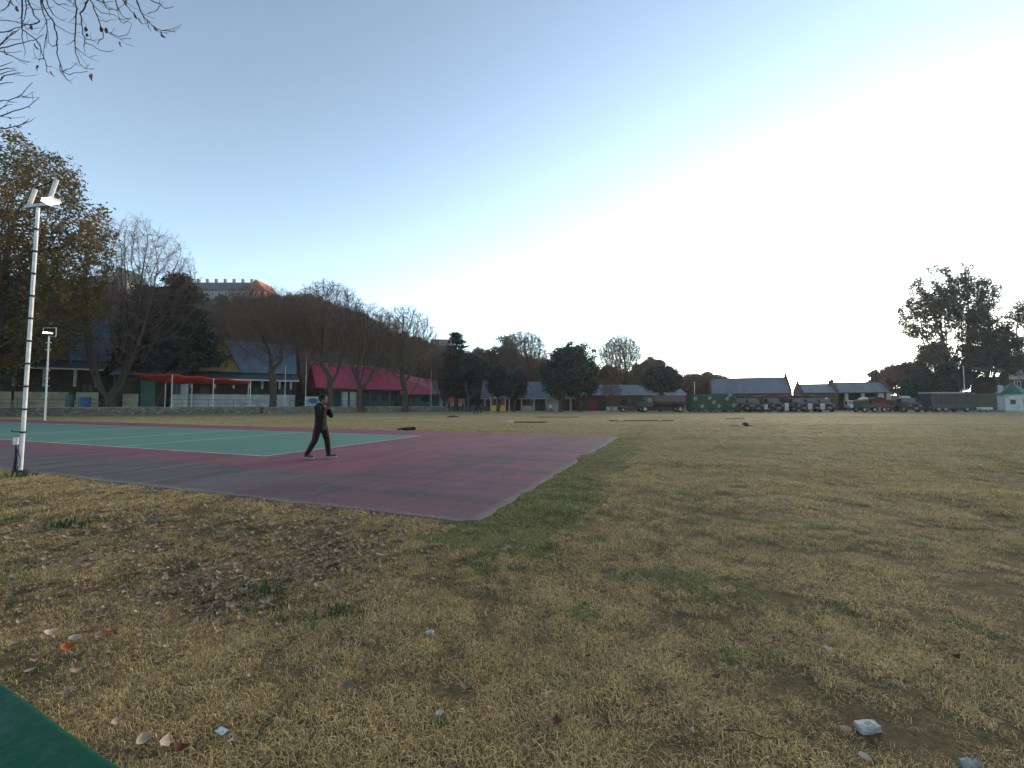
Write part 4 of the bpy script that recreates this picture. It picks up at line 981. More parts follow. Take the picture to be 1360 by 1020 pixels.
GE = 'dark round evergreens on the far side of the field'
def ever(label, Y, px, top, l, r, seed, rt, cbot, N, kind='dome', name='evergreen_tree', clumps=0, leaf=(3, 16, 0.36, 0.21, 0.8, 0.0), fork=0, bark=None):
    tree_px(name, label, Y, px, top, l, r, seed, rt, leaf, L_GRN, bark or BARKD, GE, 0.02, cbot=cbot, N=N, twigs=0, kind=kind, clumps=clumps, fork=fork)
ever('wide dark evergreen with twisted pale stems next to the pointed conifer', 78, 622, 472, 594, 651, 131, 0.34, 0.34, 900, clumps=16, fork=3, bark=BARK)
ever('small round evergreen, left one of the pair before the grey roof', 80, 661, 487, 649, 676, 137, 0.2, 0.34, 420, 'round')
ever('small round evergreen, right one of the pair before the grey roof', 77, 682, 493, 671, 698, 139, 0.2, 0.34, 420, 'round')
ever('biggest round dark evergreen in the middle, left stem of its clump', 77, 744, 462, 717, 782, 141, 0.3, 0.22, 1000, 'round', clumps=34, fork=2)
ever('tall dark evergreen forming the right half of the big middle clump', 79, 769, 455, 740, 800, 143, 0.3, 0.22, 1100, 'round', clumps=34)
ever('dark umbrella shaped tree standing behind the tanker truck', 80, 877, 487, 855, 904, 149, 0.26, 0.46, 700, 'flat', 'umbrella_tree', fork=3)
# round headed bare trees against the glow
GR = 'round headed bare trees against the bright sky'
tree_px('bare_tree', 'round headed bare tree against the sky between the paired evergreens and the big clump', 112, 697, 440, 662, 728, 151, 0.5, None, None, BARKD, GR, 0.034, cbot=0.34, N=2200, twigs=3, kind='round', fork=2)
tree_px('bare_tree', 'fan shaped bare tree glowing against the sky right of the big evergreen clump', 108, 826, 446, 794, 852, 157, 0.42, None, None, BARKD, GR, 0.034, cbot=0.36, N=2000, twigs=3, kind='fan', fork=2)
tree_px('bare_tree', 'small sparse leaved tree between the fan shaped tree and the umbrella tree', 105, 861, 476, 835, 883, 163, 0.3, (3, 8, 0.3, 0.2, 0.6, 0.0), L_BRN, BARKD, GR, 0.022, cbot=0.4, N=800, twigs=2, kind='flat', clumps=14)
tree_px('bare_tree', 'young bare tree with drooping limbs right before the red door', 80, 811, 508, 797, 826, 167, 0.12, None, None, BARK, None, 0.014, cbot=0.35, N=300, twigs=2, kind='dome')
GW = 'brown trees behind the barracks'
for i, (px, top, l, r, Y, lm, lab) in enumerate([
    (672, 448, 653, 688, 120, L_BRN, 'rounded brown tree overlapping the round headed bare tree'),
    (640, 464, 614, 666, 118, L_BRN, 'brown tree behind the wide evergreen and the pointed conifer'),
    (712, 480, 690, 738, 116, L_BRN, 'low brown tree behind the paired evergreens and the grey roof'),
    (806, 488, 786, 826, 112, L_DRY_SUNLIT, 'reddish brown low tree at the foot of the fan shaped bare tree'),
    (775, 482, 752, 802, 120, L_BRN, 'brown tree peeping out behind the big evergreen clump'),
    (842, 501, 822, 864, 114, L_DRY_SUNLIT, 'low sienna shrub tree behind the roof between tanker and red door'),
    (919, 499, 905, 934, 100, L_DRY_SUNLIT, 'orange lit brown tree in the gap between the tanker and the barn'),  # orange sunlight is put into the leaf colour
    (941, 497, 928, 966, 104, L_BRN, 'brown tree touching the left end of the large barn roof'),
    (902, 507, 892, 912, 106, L_BRN, 'small brown tree just right of the umbrella tree')]):
    tree_px('brown_tree', lab, Y, px, top, l, r, 200 + i * 3, 0.26, (3, 12, 0.45, 0.21, 0.8, 0.0), lm, BARKD, GW, 0.022, cbot=0.3, N=700, twigs=1, kind='round', clumps=14)
# eucalyptus and the grove on the right
tree_px('eucalyptus_tree', 'very tall airy eucalyptus towering over the right side', 98, 1268, 347, 1203, 1312, 301, 0.62, (3, 28, 0.44, 0.23, 0.9, 0.10), L_EUC, BARK, None, 0.04, cbot=0.28, N=2600, twigs=0, kind='round', clumps=40, fork=4)
GT = 'ragged trees of the grove on the right'
for i, (px, top, l, r, Y, lm, cb, lab) in enumerate([
    (1312, 402, 1284, 1344, 96, L_EUC, 0.45, 'ragged eucalyptus right of the tallest one with a pale trunk'),
    (1366, 388, 1342, 1400, 90, L_EUC, 0.35, 'ragged eucalyptus cut by the right edge of the picture'),
    (1232, 452, 1207, 1262, 110, L_EUC, 0.35, 'airy tree below the left side of the tallest eucalyptus'),
    (1292, 455, 1268, 1318, 104, L_EUC, 0.35, 'airy tree filling under the tallest eucalyptus to its right'),
    (1196, 481, 1170, 1224, 112, L_BRN, 0.3, 'dark rounded tree rising behind the open garage'),
    (1226, 490, 1198, 1254, 96, L_GRN, 0.2, 'dark rounded tree behind the dark tanker with pale top'),
    (1168, 491, 1153, 1186, 116, L_DRY_SUNLIT, 0.35, 'small sparse tree with glow behind it left of the grove'),
    (1256, 484, 1236, 1282, 92, L_GRN, 0.22, 'dark leafy tree directly behind the long bus'),
    (1326, 440, 1305, 1350, 86, L_EUC, 0.42, 'forked pale stemmed tree left of the white kiosk'),
    (1352, 470, 1336, 1375, 100, L_GRN, 0.3, 'dark conifer like tree above the white kiosk')]):
    eu = lm is L_EUC
    tree_px('grove_tree', lab, Y, px, top, l, r, 320 + i * 5, 0.3, (3, 18 if eu else 22, 0.42, 0.22, 0.85, 0.05), lm, BARK if eu else BARKD, GT, 0.025,
            cbot=cb, N=800 if eu else 700, twigs=0, kind='round' if eu else 'dome', clumps=20 if eu else 18, fork=2)

# ------------------------------------------------------------------ the wooded hill: one mass
def proto_coll(name, objs):
    c = bpy.data.collections.new(name)
    for o in objs: c.objects.link(o)
    return c
def instancer(name, coll, pts, scales, rots, idx, tilt=None):
    me = bpy.data.meshes.new(name); me.from_pydata([tuple(p) for p in pts], [], [])
    for nm, arr, ty in (('sc', scales, 'FLOAT'), ('rz', rots, 'FLOAT'), ('ix', idx, 'INT')):
        a = me.attributes.new(nm, ty, 'POINT'); a.data.foreach_set('value', np.asarray(arr, dtype=np.int32 if ty == 'INT' else np.float32))
    o = bpy.data.objects.new(name, me); COL.objects.link(o)
    g = bpy.data.node_groups.new(name + '_nodes', 'GeometryNodeTree')
    g.interface.new_socket('Geometry', in_out='INPUT', socket_type='NodeSocketGeometry'); g.interface.new_socket('Geometry', in_out='OUTPUT', socket_type='NodeSocketGeometry')
    gi = g.nodes.new('NodeGroupInput'); go = g.nodes.new('NodeGroupOutput')
    ci = g.nodes.new('GeometryNodeCollectionInfo'); ci.inputs['Collection'].default_value = coll
    ci.inputs['Separate Children'].default_value = True; ci.inputs['Reset Children'].default_value = True
    ip = g.nodes.new('GeometryNodeInstanceOnPoints'); ip.inputs['Pick Instance'].default_value = True
    def attr(n, t):
        a = g.nodes.new('GeometryNodeInputNamedAttribute'); a.data_type = t; a.inputs['Name'].default_value = n; return a.outputs['Attribute']
    cx = g.nodes.new('ShaderNodeCombineXYZ'); g.links.new(attr('rz', 'FLOAT'), cx.inputs[2])
    er = g.nodes.new('FunctionNodeEulerToRotation'); g.links.new(cx.outputs[0], er.inputs[0])
    g.links.new(gi.outputs[0], ip.inputs['Points']); g.links.new(ci.outputs[0], ip.inputs['Instance'])
    g.links.new(er.outputs[0], ip.inputs['Rotation']); g.links.new(attr('sc', 'FLOAT'), ip.inputs['Scale']); g.links.new(attr('ix', 'INT'), ip.inputs['Instance Index'])
    g.links.new(ip.outputs[0], go.inputs[0])
    md = o.modifiers.new('scatter', 'NODES'); md.node_group = g
    return o
def wood_proto(seed, leafm, n, kind):
    rng = np.random.RandomState(seed)
    S = colonise(seed, 1.0, 0.85, 0.85, 0, cbot=0.2, N=210 if kind == 'bare' else 150, D=0.045, kind='dome' if kind == 'bare' else 'round', rt=0.022, rmin=0.0032, twigs=4 if kind == 'bare' else 1, twig_len=0.10, clumps=0 if kind == 'bare' else 12)
    v, f = tubes(S, 3); vv = [v]; ff = [f]; mi = [np.zeros(len(f), np.int32)]
    if n:
        tips = S[S[:, 8] >= 3][:, 3:6]; v2, f2 = leaves(tips, n, 0.05, 0.026, rng, 0.9); vv.append(v2); ff.append(f2 + len(v)); mi.append(np.ones(len(f2), np.int32))
    me = np_mesh('wood', np.concatenate(vv), np.concatenate(ff)); me.materials.append(TWIG); me.materials.append(leafm or TWIG)
    me.polygons.foreach_set('material_index', np.concatenate(mi)); return bpy.data.objects.new('wood_tree_%d' % seed, me)
wc = proto_coll('wood_protos', [wood_proto(401, None, 0, 'bare'), wood_proto(402, L_BRN, 7, 'leaf'), wood_proto(403, L_DRY_SUNLIT, 8, 'leaf'), wood_proto(404, L_OLI, 9, 'leaf'), wood_proto(405, L_BRN, 9, 'leaf')])
rw_ = np.random.RandomState(12); pts = []; ix = []; sc = []
while len(pts) < 2900:
    y = rw_.uniform(97, 192) if rw_.rand() < 0.8 else rw_.uniform(178, 192); px = rw_.uniform(-560, 1010); x = (px - 680) / 560 * y
    if px > 800 and y < 130: continue
    u = np.sin(x * 0.05 + 2) + np.sin(y * 0.07 + x * 0.03)
    pts.append((x, y, float(hill_z(np.array(x), np.array(y))) - 0.3))
    ix.append(rw_.choice([0, 1, 2, 3, 4], p=[0.50, 0.18, 0.08 if not (390 < px < 450) else 0.26, 0.12 if not (390 < px < 450) else 0.0, 0.12 if not (390 < px < 450) else 0.06]))  # more sienna crowns mid hill: orange evening light put into leaf colour
    h = rw_.uniform(4.0, 8.0)
    if y > 172 and 225 < px < 352: h *= 0.45
    if y > 172 and (90 < px < 170 or 565 < px < 602): h *= 0.5
    if y > 150 and (90 < px < 352): h = min(h, 5.0)
    if px > 600: h *= 0.72
    sc.append(h)
hw = instancer('hill_wood', wc, pts, sc, rw_.uniform(0, 6.28, len(pts)), ix); tag(hw, 'brown leafless and dry wood covering the hill', kind='stuff')
# ------------------------------------------------------------------ lamp poles
LIT = bpy.data.materials.new('lit_lamp'); LIT.use_nodes = True
_b = LIT.node_tree.nodes['Principled BSDF']; _b.inputs['Emission Color'].default_value = (1, 0.97, 0.92, 1); _b.inputs['Emission Strength'].default_value = 4.0
def near_pole():
    b = G(27, 627); Y = b.y
    root = empty('lamp_pole', b, 0, 'tall white pole with climbing rungs at the left edge of the court', 'lamp pole', 'white floodlight poles')
    root.rotation_euler = (0, R(0.9), 0); zt = P(50, 276, Y).z
    MB().cyl((0, 0, -0.1), (0, 0, zt * 0.42), 0.038, 0.037, 14).cyl((0, 0, zt * 0.42), (0, 0, zt), 0.037, 0.034, 14).build('shaft', M_['white_metal'], root, smooth=False)
    MB().cyl((0, 0, 0), (0, 0, 0.05), 0.14, n=10).build('base_plate', M_['darkwood'], root)
    z0 = Z(574, Y); dz = Z(543.5, Y) - z0; k = 0
    while z0 + k * dz < zt - 0.1:
        z = z0 + k * dz
        rg = MB().cyl((0, 0, z - 0.022), (0, 0, z + 0.022), 0.052, n=12).cyl((-0.05, 0, z), (-0.26 , 0, z + 0.015), 0.012, n=5).cyl((-0.26, 0, z + 0.012), (-0.26, 0, z + 0.05), 0.01, n=5).build('rung', M_['darkwood'], root); k += 1
    c = P(51, 272, Y) - b
    MB().box((c.x * 0 + 0.0, 0, zt + 0.05), (0.56, 0.09, 0.07), ry=R(-8)).build('crossarm', M_['steel'], root)
    def tubep(pa, pb, r):
        a, q = P(*pa, Y) - b, P(*pb, Y) - b; sx = -0.0
        return MB().cyl(a - Vector((c.x, 0, 0)), q - Vector((c.x, 0, 0)), r, n=8)
    tubep((39, 273), (47, 251), 0.042).build('upright_tube', M_['white_metal'], root)
    tubep((65, 268), (75, 238), 0.042).build('upright_tube', M_['white_metal'], root)
    tubep((47, 250), (76, 238), 0.014).build('top_bar', M_['darkwood'], root)
    a = P(72, 268, Y) - b - Vector((c.x, 0, 0))
    fl = MB().box((a.x, -0.06, a.z), (0.27, 0.2, 0.07), ry=R(-6)).build('floodlight', M_['steel'], root)
    MB().box((a.x, -0.08, a.z - 0.041), (0.23, 0.19, 0.012), ry=R(-6)).box((a.x, -0.165, a.z - 0.004), (0.22, 0.012, 0.055), ry=R(-6)).build('lamp_glass', LIT, fl)
    z1 = Z(590.5, Y); z2 = Z(581, Y)
    bx = MB().box((-0.115, -0.03, (z1 + z2) / 2), (0.075, 0.07, z2 - z1), 0).build('switch_box', M_['white_metal'], root, bevel=0.006)
    pts = [(-0.1, -0.04, z1), (-0.075, -0.05, 0.45), (-0.06, -0.06, 0.25), (-0.075, -0.06, 0.0)]
    MB().tube(pts, [0.010, 0.018, 0.024, 0.03], 6).build('cable_conduit', M_['black'], root)
    MB().tube([(-0.1, -0.05, z1), (-0.02, -0.09, 0.55), (0.08, -0.09, 0.35), (0.07, -0.08, 0.15), (-0.03, -0.08, 0.02)], 0.008, 5).build('cable', M_['black'], root)
near_pole()
def far_pole():
    Y = 37.9; b = P(59.5, 559, Y); b.z = 0
    root = empty('lamp_pole', b, 0, 'smaller white floodlight pole standing behind the far side of the court', 'lamp pole', 'white floodlight poles')
    zt = Z(446, Y); MB().cyl((0, 0, 0), (0, 0, zt), 0.07, 0.05, 10).build('shaft', M_['white_metal'], root)
    f = MB(); x0, x1, za, zb = -0.55, 0.62, Z(447, Y), Z(435.5, Y)
    f.cyl((x0, 0, zb), (x1, 0, zb), 0.035, n=6).cyl((x1, 0, zb), (x1, 0, za), 0.035, n=6).cyl((x0, 0, zb), (x0, 0, za + 0.3), 0.02, n=6).cyl((x1, 0, za), (0, 0, za), 0.035, n=6)
    f.build('lamp_frame', M_['steel'], root)
    fl = MB().box((-0.02, -0.1, Z(442.6, Y)), (0.55, 0.35, 0.16)).build('floodlight', M_['steel'], root)
    MB().box((-0.02, -0.29, Z(442.6, Y)), (0.46, 0.02, 0.12)).build('lamp_glass', LIT, fl)
    for py in (455, 464.5, 492, 502.5, 512.5): MB().box((0, -0.02, Z(py, Y)), (0.5, 0.06, 0.05)).build('rung', M_['steel'], root)
far_pole()
def street_lamp():
    Y = 72; b = Vector((X(104, Y), Y, 0)); root = empty('street_lamp', b, 0, 'street lamp head hanging in the sky between the autumn tree and the bare tree', 'street lamp')
    z = P(127, 349, Y).z; xh = X(127, Y, 349) - b.x
    MB().cyl((0, 0, 0), (0, 0, z - 0.1), 0.09, 0.06, 8).build('shaft', M_['darkwood'], root)
    MB().tube([(0, 0, z - 0.1), (xh * 0.35, 0, z + 0.18), (xh - 0.45, 0, z + 0.06)], 0.035, 6).build('arm', M_['steel'], root)
    h = MB().sph((xh, 0, z), (1.0, 0.4, 0.38), 14, 8).build('lamp_head', mat('grey_lamp_shell', (0.20, 0.21, 0.21), None, 3, 0.5), root, smooth=True)
    MB().sph((xh + 0.68, 0, z - 0.02), (0.42, 0.32, 0.33), 12, 7).build('lamp_end', mat('pink_lens', (0.5, 0.10, 0.14), None, 3, 0.3), h, smooth=True)
street_lamp()
def tall_thin(px, py0, py1, Y, label, m='white_metal', r=0.07):
    b = Vector((X(px, Y), Y, 0)); z1 = Z(py1, Y); root = empty('thin_pole', b, 0, label, 'pole')
    MB().cyl((0, 0, 0), (0, 0, z1), r, r * 0.7, 7).build('shaft', M_[m], root); MB().cyl((0, 0, z1), (0, 0, z1 + 0.12), r * 1.5, n=7).build('cap', M_[m], root)
tall_thin(922.5, 545, 508, 82, 'pale pole standing just left of the large barn', r=0.09)
tall_thin(1281, 545, 487, 84, 'pale pole before the grove above the long bus', 'steel', 0.1)

# ------------------------------------------------------------------ people
def fused(chains, vox=0.016, extra=None, smooth=2):
    """one continuous surface from chains of (x, y, z, r); r may be (rx, ry) for flattened trunks"""
    m = MB()
    for ch in chains:
        pts = []
        for a_, b_ in zip(ch[:-1], ch[1:]):
            d = (Vector(b_[:3]) - Vector(a_[:3])).length; n = max(1, int(d / 0.03))
            for i in range(n):
                t = i / n; ra = a_[3] if isinstance(a_[3], tuple) else (a_[3],) * 2; rb = b_[3] if isinstance(b_[3], tuple) else (b_[3],) * 2
                pts.append((Vector(a_[:3]).lerp(Vector(b_[:3]), t), ra[0] * (1 - t) + rb[0] * t, ra[1] * (1 - t) + rb[1] * t))
        rb = ch[-1][3] if isinstance(ch[-1][3], tuple) else (ch[-1][3],) * 2; pts.append((Vector(ch[-1][:3]), *rb))
        for c, rx, ry in pts: m.sph(c, (rx, ry, min(rx, ry)), 10, 7)
    if extra: extra(m)
    me = bpy.data.meshes.new('fused'); me.from_pydata(m.v, [], m.f); o = bpy.data.objects.new('fused', me); COL.objects.link(o)
    r = o.modifiers.new('remesh', 'REMESH'); r.mode = 'VOXEL'; r.voxel_size = vox
    if smooth: q = o.modifiers.new('smooth', 'SMOOTH'); q.iterations = smooth; q.factor = 0.5
    m2 = bpy.data.meshes.new_from_object(o.evaluated_get(bpy.context.evaluated_depsgraph_get()))
    bpy.data.objects.remove(o); bpy.data.meshes.remove(me)
    for p_ in m2.polygons: p_.use_smooth = True
    m2.materials.clear(); return m2
SKIN = mat('skin', (0.17, 0.095, 0.065), (0.14, 0.08, 0.055), 8, 0.6, 0.05)
HAIR = mat('black_hair', (0.012, 0.010, 0.009), None, 20, 0.7, 0.2)
def cloth_mat(name, c): return mat(name, c, tuple(x * 0.7 for x in c), 14, 0.9, 0.25, bdist=0.01)
def person(loc, rz, label, pose, jc, tc, sc, scale=1.0, hood=True, stripe=None, detail=True, group=None, cat='person'):
    root = empty('person', loc, rz, label, cat, group); root.scale = (scale,) * 3
    p = pose; V_ = lambda k: p[k]
    head = Vector(p['head']); neck = Vector(p['neck']); chest = Vector(p['chest']); hip = Vector(p['hip'])
    f = Vector(p.get('face', (1, 0, 0))); sd = Vector((-f.y, f.x, 0)); hc = head + Vector((0, 0, 0.02)); vox = 0.008 if detail else 0.022
    mid = hip.lerp(chest, 0.5)
    ch = [[(*hip, (0.11, 0.15)), (*mid, (0.095, 0.135)), (*chest, (0.11, 0.165)), (*neck, 0.055), (*(head - f * 0.012 - Vector((0, 0, 0.05))), 0.055)]]
    for s in ('l', 'r'):
        sh, el, wr = Vector(p['sh_' + s]), Vector(p['el_' + s]), Vector(p['wr_' + s])
        ch.append([(*chest.lerp(sh, 0.3), 0.06), (*sh, 0.056), (*sh.lerp(el, 0.4), 0.048), (*el, 0.038), (*el.lerp(wr, 0.3), 0.038), (*wr, 0.026)])
        hj, kn, an = Vector(p['hj_' + s]), Vector(p['kn_' + s]), Vector(p['an_' + s])
        ch.append([(*hj, 0.088), (*hj.lerp(kn, 0.5), 0.074), (*kn, 0.054), (*kn.lerp(an, 0.35), 0.055), (*an, 0.036)])
        d = (wr - el).normalized(); side = d.cross(Vector((0, 1, 0)))
        if side.length < 0.2: side = Vector((1, 0, 0))
        side.normalize(); up = d.cross(side)
        ch.append([(*wr, 0.026), (*(wr + d * 0.05), 0.027)]); ch.append([(*(wr + d * 0.03 + side * 0.015), 0.018), (*(wr + d * 0.085 + side * 0.02), 0.014)]); ch.append([(*(wr + d * 0.03 - side * 0.015), 0.018), (*(wr + d * 0.085 - side * 0.02), 0.014)])
        for i, (o_, L) in enumerate(((-0.032, 0.07), (-0.011, 0.085), (0.011, 0.08), (0.032, 0.062))):
            a = wr + d * 0.04 + side * o_ * 0.6; k1 = wr + d * 0.095 + side * o_; k2 = k1 + (d * 0.7 + up * 0.7) * L * 0.5; k3 = k2 + (up * 0.9 - d * 0.2) * L * 0.45
            ch.append([(*a, 0.013), (*k1, 0.0095), (*k2, 0.0085), (*k3, 0.0075)])
        a = wr + d * 0.03 - side * 0.02; k1 = wr + d * 0.055 - side * 0.05; ch.append([(*a, 0.014), (*k1, 0.010), (*(k1 + d * 0.035), 0.0085)])
    def hd(m):
        m.sph(hc, (0.098, 0.078, 0.115), 16, 12).sph(hc + f * 0.035 - Vector((0, 0, 0.03)), (0.064, 0.062, 0.085), 12, 8).sph(hc + f * 0.062 - Vector((0, 0, 0.088)), (0.032, 0.032, 0.024), 8, 6)
        m.cyl(hc + f * 0.085 + Vector((0, 0, 0.015)), hc + f * 0.112 - Vector((0, 0, 0.022)), 0.010, 0.017, 8).sph(hc + f * 0.108 - Vector((0, 0, 0.024)), (0.014, 0.017, 0.011), 8, 5)
        for q in (-1, 1): m.sph(hc + sd * q * 0.080 - Vector((0, 0, 0.01)), (0.020, 0.012, 0.032), 6, 5)
    body = fused(ch, vox, hd, 1); body.materials.append(SKIN); bo = link_mesh('body', body, None, root)
    if detail:
        ey = MB()
        for q in (-1, 1): ey.sph(hc + f * 0.090 + sd * q * 0.030 + Vector((0, 0, 0.008)), (0.010, 0.010, 0.007), 8, 5)
        ey.build('eyes', HAIR, bo, smooth=True)
        MB().sph(hc + f * 0.093 - Vector((0, 0, 0.052)), (0.010, 0.022, 0.006), 8, 5).build('mouth', mat('lips', (0.16, 0.05, 0.045), None, 9, 0.6), bo, smooth=True)
    # clothes
    jm = cloth_mat('jacket_cloth', jc); tm = cloth_mat('trouser_cloth', tc); sm = cloth_mat('shoe_leather', sc)
    vj = 0.014 if detail else 0.03
    J = [[(*(hip + Vector((0, 0, -0.10))), (0.145, 0.185)), (*hip, (0.15, 0.185)), (*mid, (0.145, 0.17)), (*chest, (0.15, 0.195)), (*(chest.lerp(neck, 0.55)), (0.115, 0.14)), (*(neck - Vector((0, 0, 0.01))), 0.075)]]
    for s in ('l', 'r'):
        sh, el, wr = Vector(p['sh_' + s]), Vector(p['el_' + s]), Vector(p['wr_' + s])
        J.append([(*chest.lerp(sh, 0.3), 0.1), (*sh, 0.085), (*sh.lerp(el, 0.5), 0.074), (*el, 0.066), (*el.lerp(wr, 0.5), 0.058), (*wr, 0.044)])
    def hm_(m):
        if hood: m.sph(neck - f * 0.05 + Vector((0, 0, 0.0)), (0.095, 0.12, 0.07), 12, 7)
    jo = link_mesh('jacket', fused(J, vj, hm_), jm, root)
    T = [[(*hip, (0.135, 0.165)), (*(hip - Vector((0, 0, 0.08))), (0.125, 0.155))]]
    for s in ('l', 'r'):
        hj, kn, an = Vector(p['hj_' + s]), Vector(p['kn_' + s]), Vector(p['an_' + s])
        T.append([(*hj, 0.108), (*hj.lerp(kn, 0.5), 0.098), (*kn, 0.080), (*kn.lerp(an, 0.5), 0.074), (*(an + Vector((0, 0, 0.015))), 0.060)])
    to = link_mesh('trousers', fused(T, vj), tm, root)
    if stripe:
        for s in ('r', 'l'):
            hj, kn, an = Vector(p['hj_' + s]), Vector(p['kn_' + s]), Vector(p['an_' + s]); sg = -1 if s == 'r' else 1
            pts = [hj + Vector((0, sg * 0.108, -0.05)), hj.lerp(kn, 0.5) + Vector((0, sg * 0.100, 0)), kn + Vector((0, sg * 0.080, 0)), kn.lerp(an, 0.5) + Vector((0, sg * 0.072, 0)), an + Vector((0, sg * 0.060, 0.03))]
            MB().tube(pts, 0.016, 6).build('side_stripe', cloth_mat('stripe_cloth', stripe), to)
    for s in ('l', 'r'):
        an, toe = Vector(p['an_' + s]), Vector(p['toe_' + s]); d = toe - an; d.z = 0; d.normalize()
        heel = an - d * 0.05; heel.z = an.z - 0.035 if an.z < 0.1 else an.z - 0.045
        sh = link_mesh('shoe', fused([[(*an, 0.045), (*heel, 0.038)], [(*heel, 0.038), (*heel.lerp(toe, 0.6), (0.045, 0.042)), (*toe, 0.030)], [(*an, 0.045), (*heel.lerp(toe, 0.55), 0.044)]], 0.012 if detail else 0.03, None, 1), sm, root)
        dd = toe - heel; c = (toe + heel) / 2; c.z -= 0.030
        MB().box(c, (dd.length + 0.06, 0.075, 0.014), rz=math.atan2(d.y, d.x), ry=-math.atan2(toe.z - heel.z, Vector((dd.x, dd.y, 0)).length)).build('sole', M_['white'], sh, bevel=0.005)
    if hood:
        h = MB().sph(hc - f * 0.024 + Vector((0, 0, 0.026)), (0.112, 0.098, 0.115), 14, 9)
        cap = h.build('knit_cap', jm, bo, smooth=True)
    else:
        MB().sph(hc - f * 0.016 + Vector((0, 0, 0.03)), (0.104, 0.100, 0.108), 14, 9).build('hair', HAIR, bo, smooth=True)
    return root
WALK = dict(head=(0.045, 0, 1.575), neck=(0.0, 0, 1.43), chest=(-0.02, 0, 1.25), hip=(-0.02, 0, 0.93),
            sh_l=(-0.02, 0.185, 1.36), sh_r=(-0.02, -0.185, 1.36), el_r=(0.16, -0.24, 1.15), wr_r=(0.14, -0.13, 1.34), el_l=(0.14, 0.24, 1.14), wr_l=(0.17, 0.10, 1.31),
            hj_l=(0.0, 0.09, 0.88), hj_r=(-0.03, -0.09, 0.88), kn_r=(-0.12, -0.10, 0.49), an_r=(-0.33, -0.10, 0.12), toe_r=(-0.17, -0.10, 0.055),
            kn_l=(0.12, 0.09, 0.49), an_l=(0.17, 0.09, 0.095), toe_l=(0.36, 0.10, 0.075))
pb = G(426, 610); person((pb.x, pb.y, 0.02), R(-4), 'person in black hooded jacket and dark track trousers walking right across the court', WALK, (0.006, 0.005, 0.006), (0.008, 0.005, 0.006), (0.06, 0.06, 0.06), 1.06, True, (0.10, 0.012, 0.02))
RUN = dict(WALK, kn_l=(0.30, 0.09, 0.60), an_l=(0.18, 0.09, 0.22), toe_l=(0.36, 0.09, 0.16), kn_r=(-0.15, -0.1, 0.50), an_r=(-0.50, -0.1, 0.28), toe_r=(-0.42, -0.1, 0.12), wr_r=(0.28, -0.2, 1.15), el_r=(0.05, -0.26, 1.08), el_l=(-0.2, 0.25, 1.15), wr_l=(-0.05, 0.24, 0.98))
STAND = dict(WALK, el_r=(-0.03, -0.27, 1.08), wr_r=(0.02, -0.26, 0.84), el_l=(-0.03, 0.27, 1.08), wr_l=(0.03, 0.26, 0.84), kn_r=(0.02, -0.1, 0.48), an_r=(-0.02, -0.1, 0.08), toe_r=(0.14, -0.11, 0.05), kn_l=(0.02, 0.1, 0.48), an_l=(0.0, 0.1, 0.08), toe_l=(0.16, 0.11, 0.05))
BEND = dict(STAND, head=(0.52, 0, 1.18), neck=(0.38, 0, 1.16), chest=(0.24, 0, 1.06), hip=(-0.06, 0, 0.92), sh_l=(0.34, 0.18, 1.06), sh_r=(0.34, -0.18, 1.06), el_r=(0.40, -0.2, 0.78), wr_r=(0.46, -0.15, 0.54), el_l=(0.40, 0.2, 0.78), wr_l=(0.46, 0.15, 0.54), kn_l=(0.16, 0.09, 0.5), an_l=(0.2, 0.09, 0.08), toe_l=(0.38, 0.09, 0.05), kn_r=(-0.2, -0.1, 0.5), an_r=(-0.38, -0.1, 0.1), toe_r=(-0.22, -0.1, 0.05))
def at_far(px, py): g = G(px, py); return (g.x, g.y, 0)
person(at_far(633, 550), R(10), 'dark clad person bending forward, left one of two by the far players', BEND, (0.012, 0.016, 0.028), (0.01, 0.012, 0.02), (0.03, 0.03, 0.03), 1.05, False, detail=False)
person(at_far(639, 549), R(170), 'dark clad person standing close behind the bending one on the far field', STAND, (0.014, 0.018, 0.03), (0.012, 0.014, 0.022), (0.03, 0.03, 0.03), 1.05, False, detail=False)
person(at_far(662.5, 548), R(60), 'dark clad person standing before the yellow boarded stall', STAND, (0.015, 0.013, 0.013), (0.015, 0.013, 0.013), (0.03, 0.03, 0.03), 0.98, False, detail=False)
person(at_far(724, 548.3), R(20), 'person in dark jacket running left of the one in the white shirt', RUN, (0.015, 0.014, 0.022), (0.012, 0.012, 0.018), (0.03, 0.03, 0.03), 0.98, False, detail=False)
person(at_far(731.5, 549), R(10), 'person in a white shirt running on the far side of the field', RUN, (0.40, 0.45, 0.45), (0.03, 0.035, 0.045), (0.05, 0.05, 0.05), 0.9, False, detail=False)
person(at_far(596.5, 547.3), R(30), 'dark clad person standing left of the red awning stall', STAND, (0.012, 0.013, 0.016), (0.012, 0.013, 0.016), (0.03, 0.03, 0.03), 1.0, False, detail=False)
person(at_far(614.5, 547), R(200), 'dark clad person standing right of the red awning stall', STAND, (0.012, 0.013, 0.016), (0.012, 0.013, 0.016), (0.03, 0.03, 0.03), 1.0, False, detail=False)

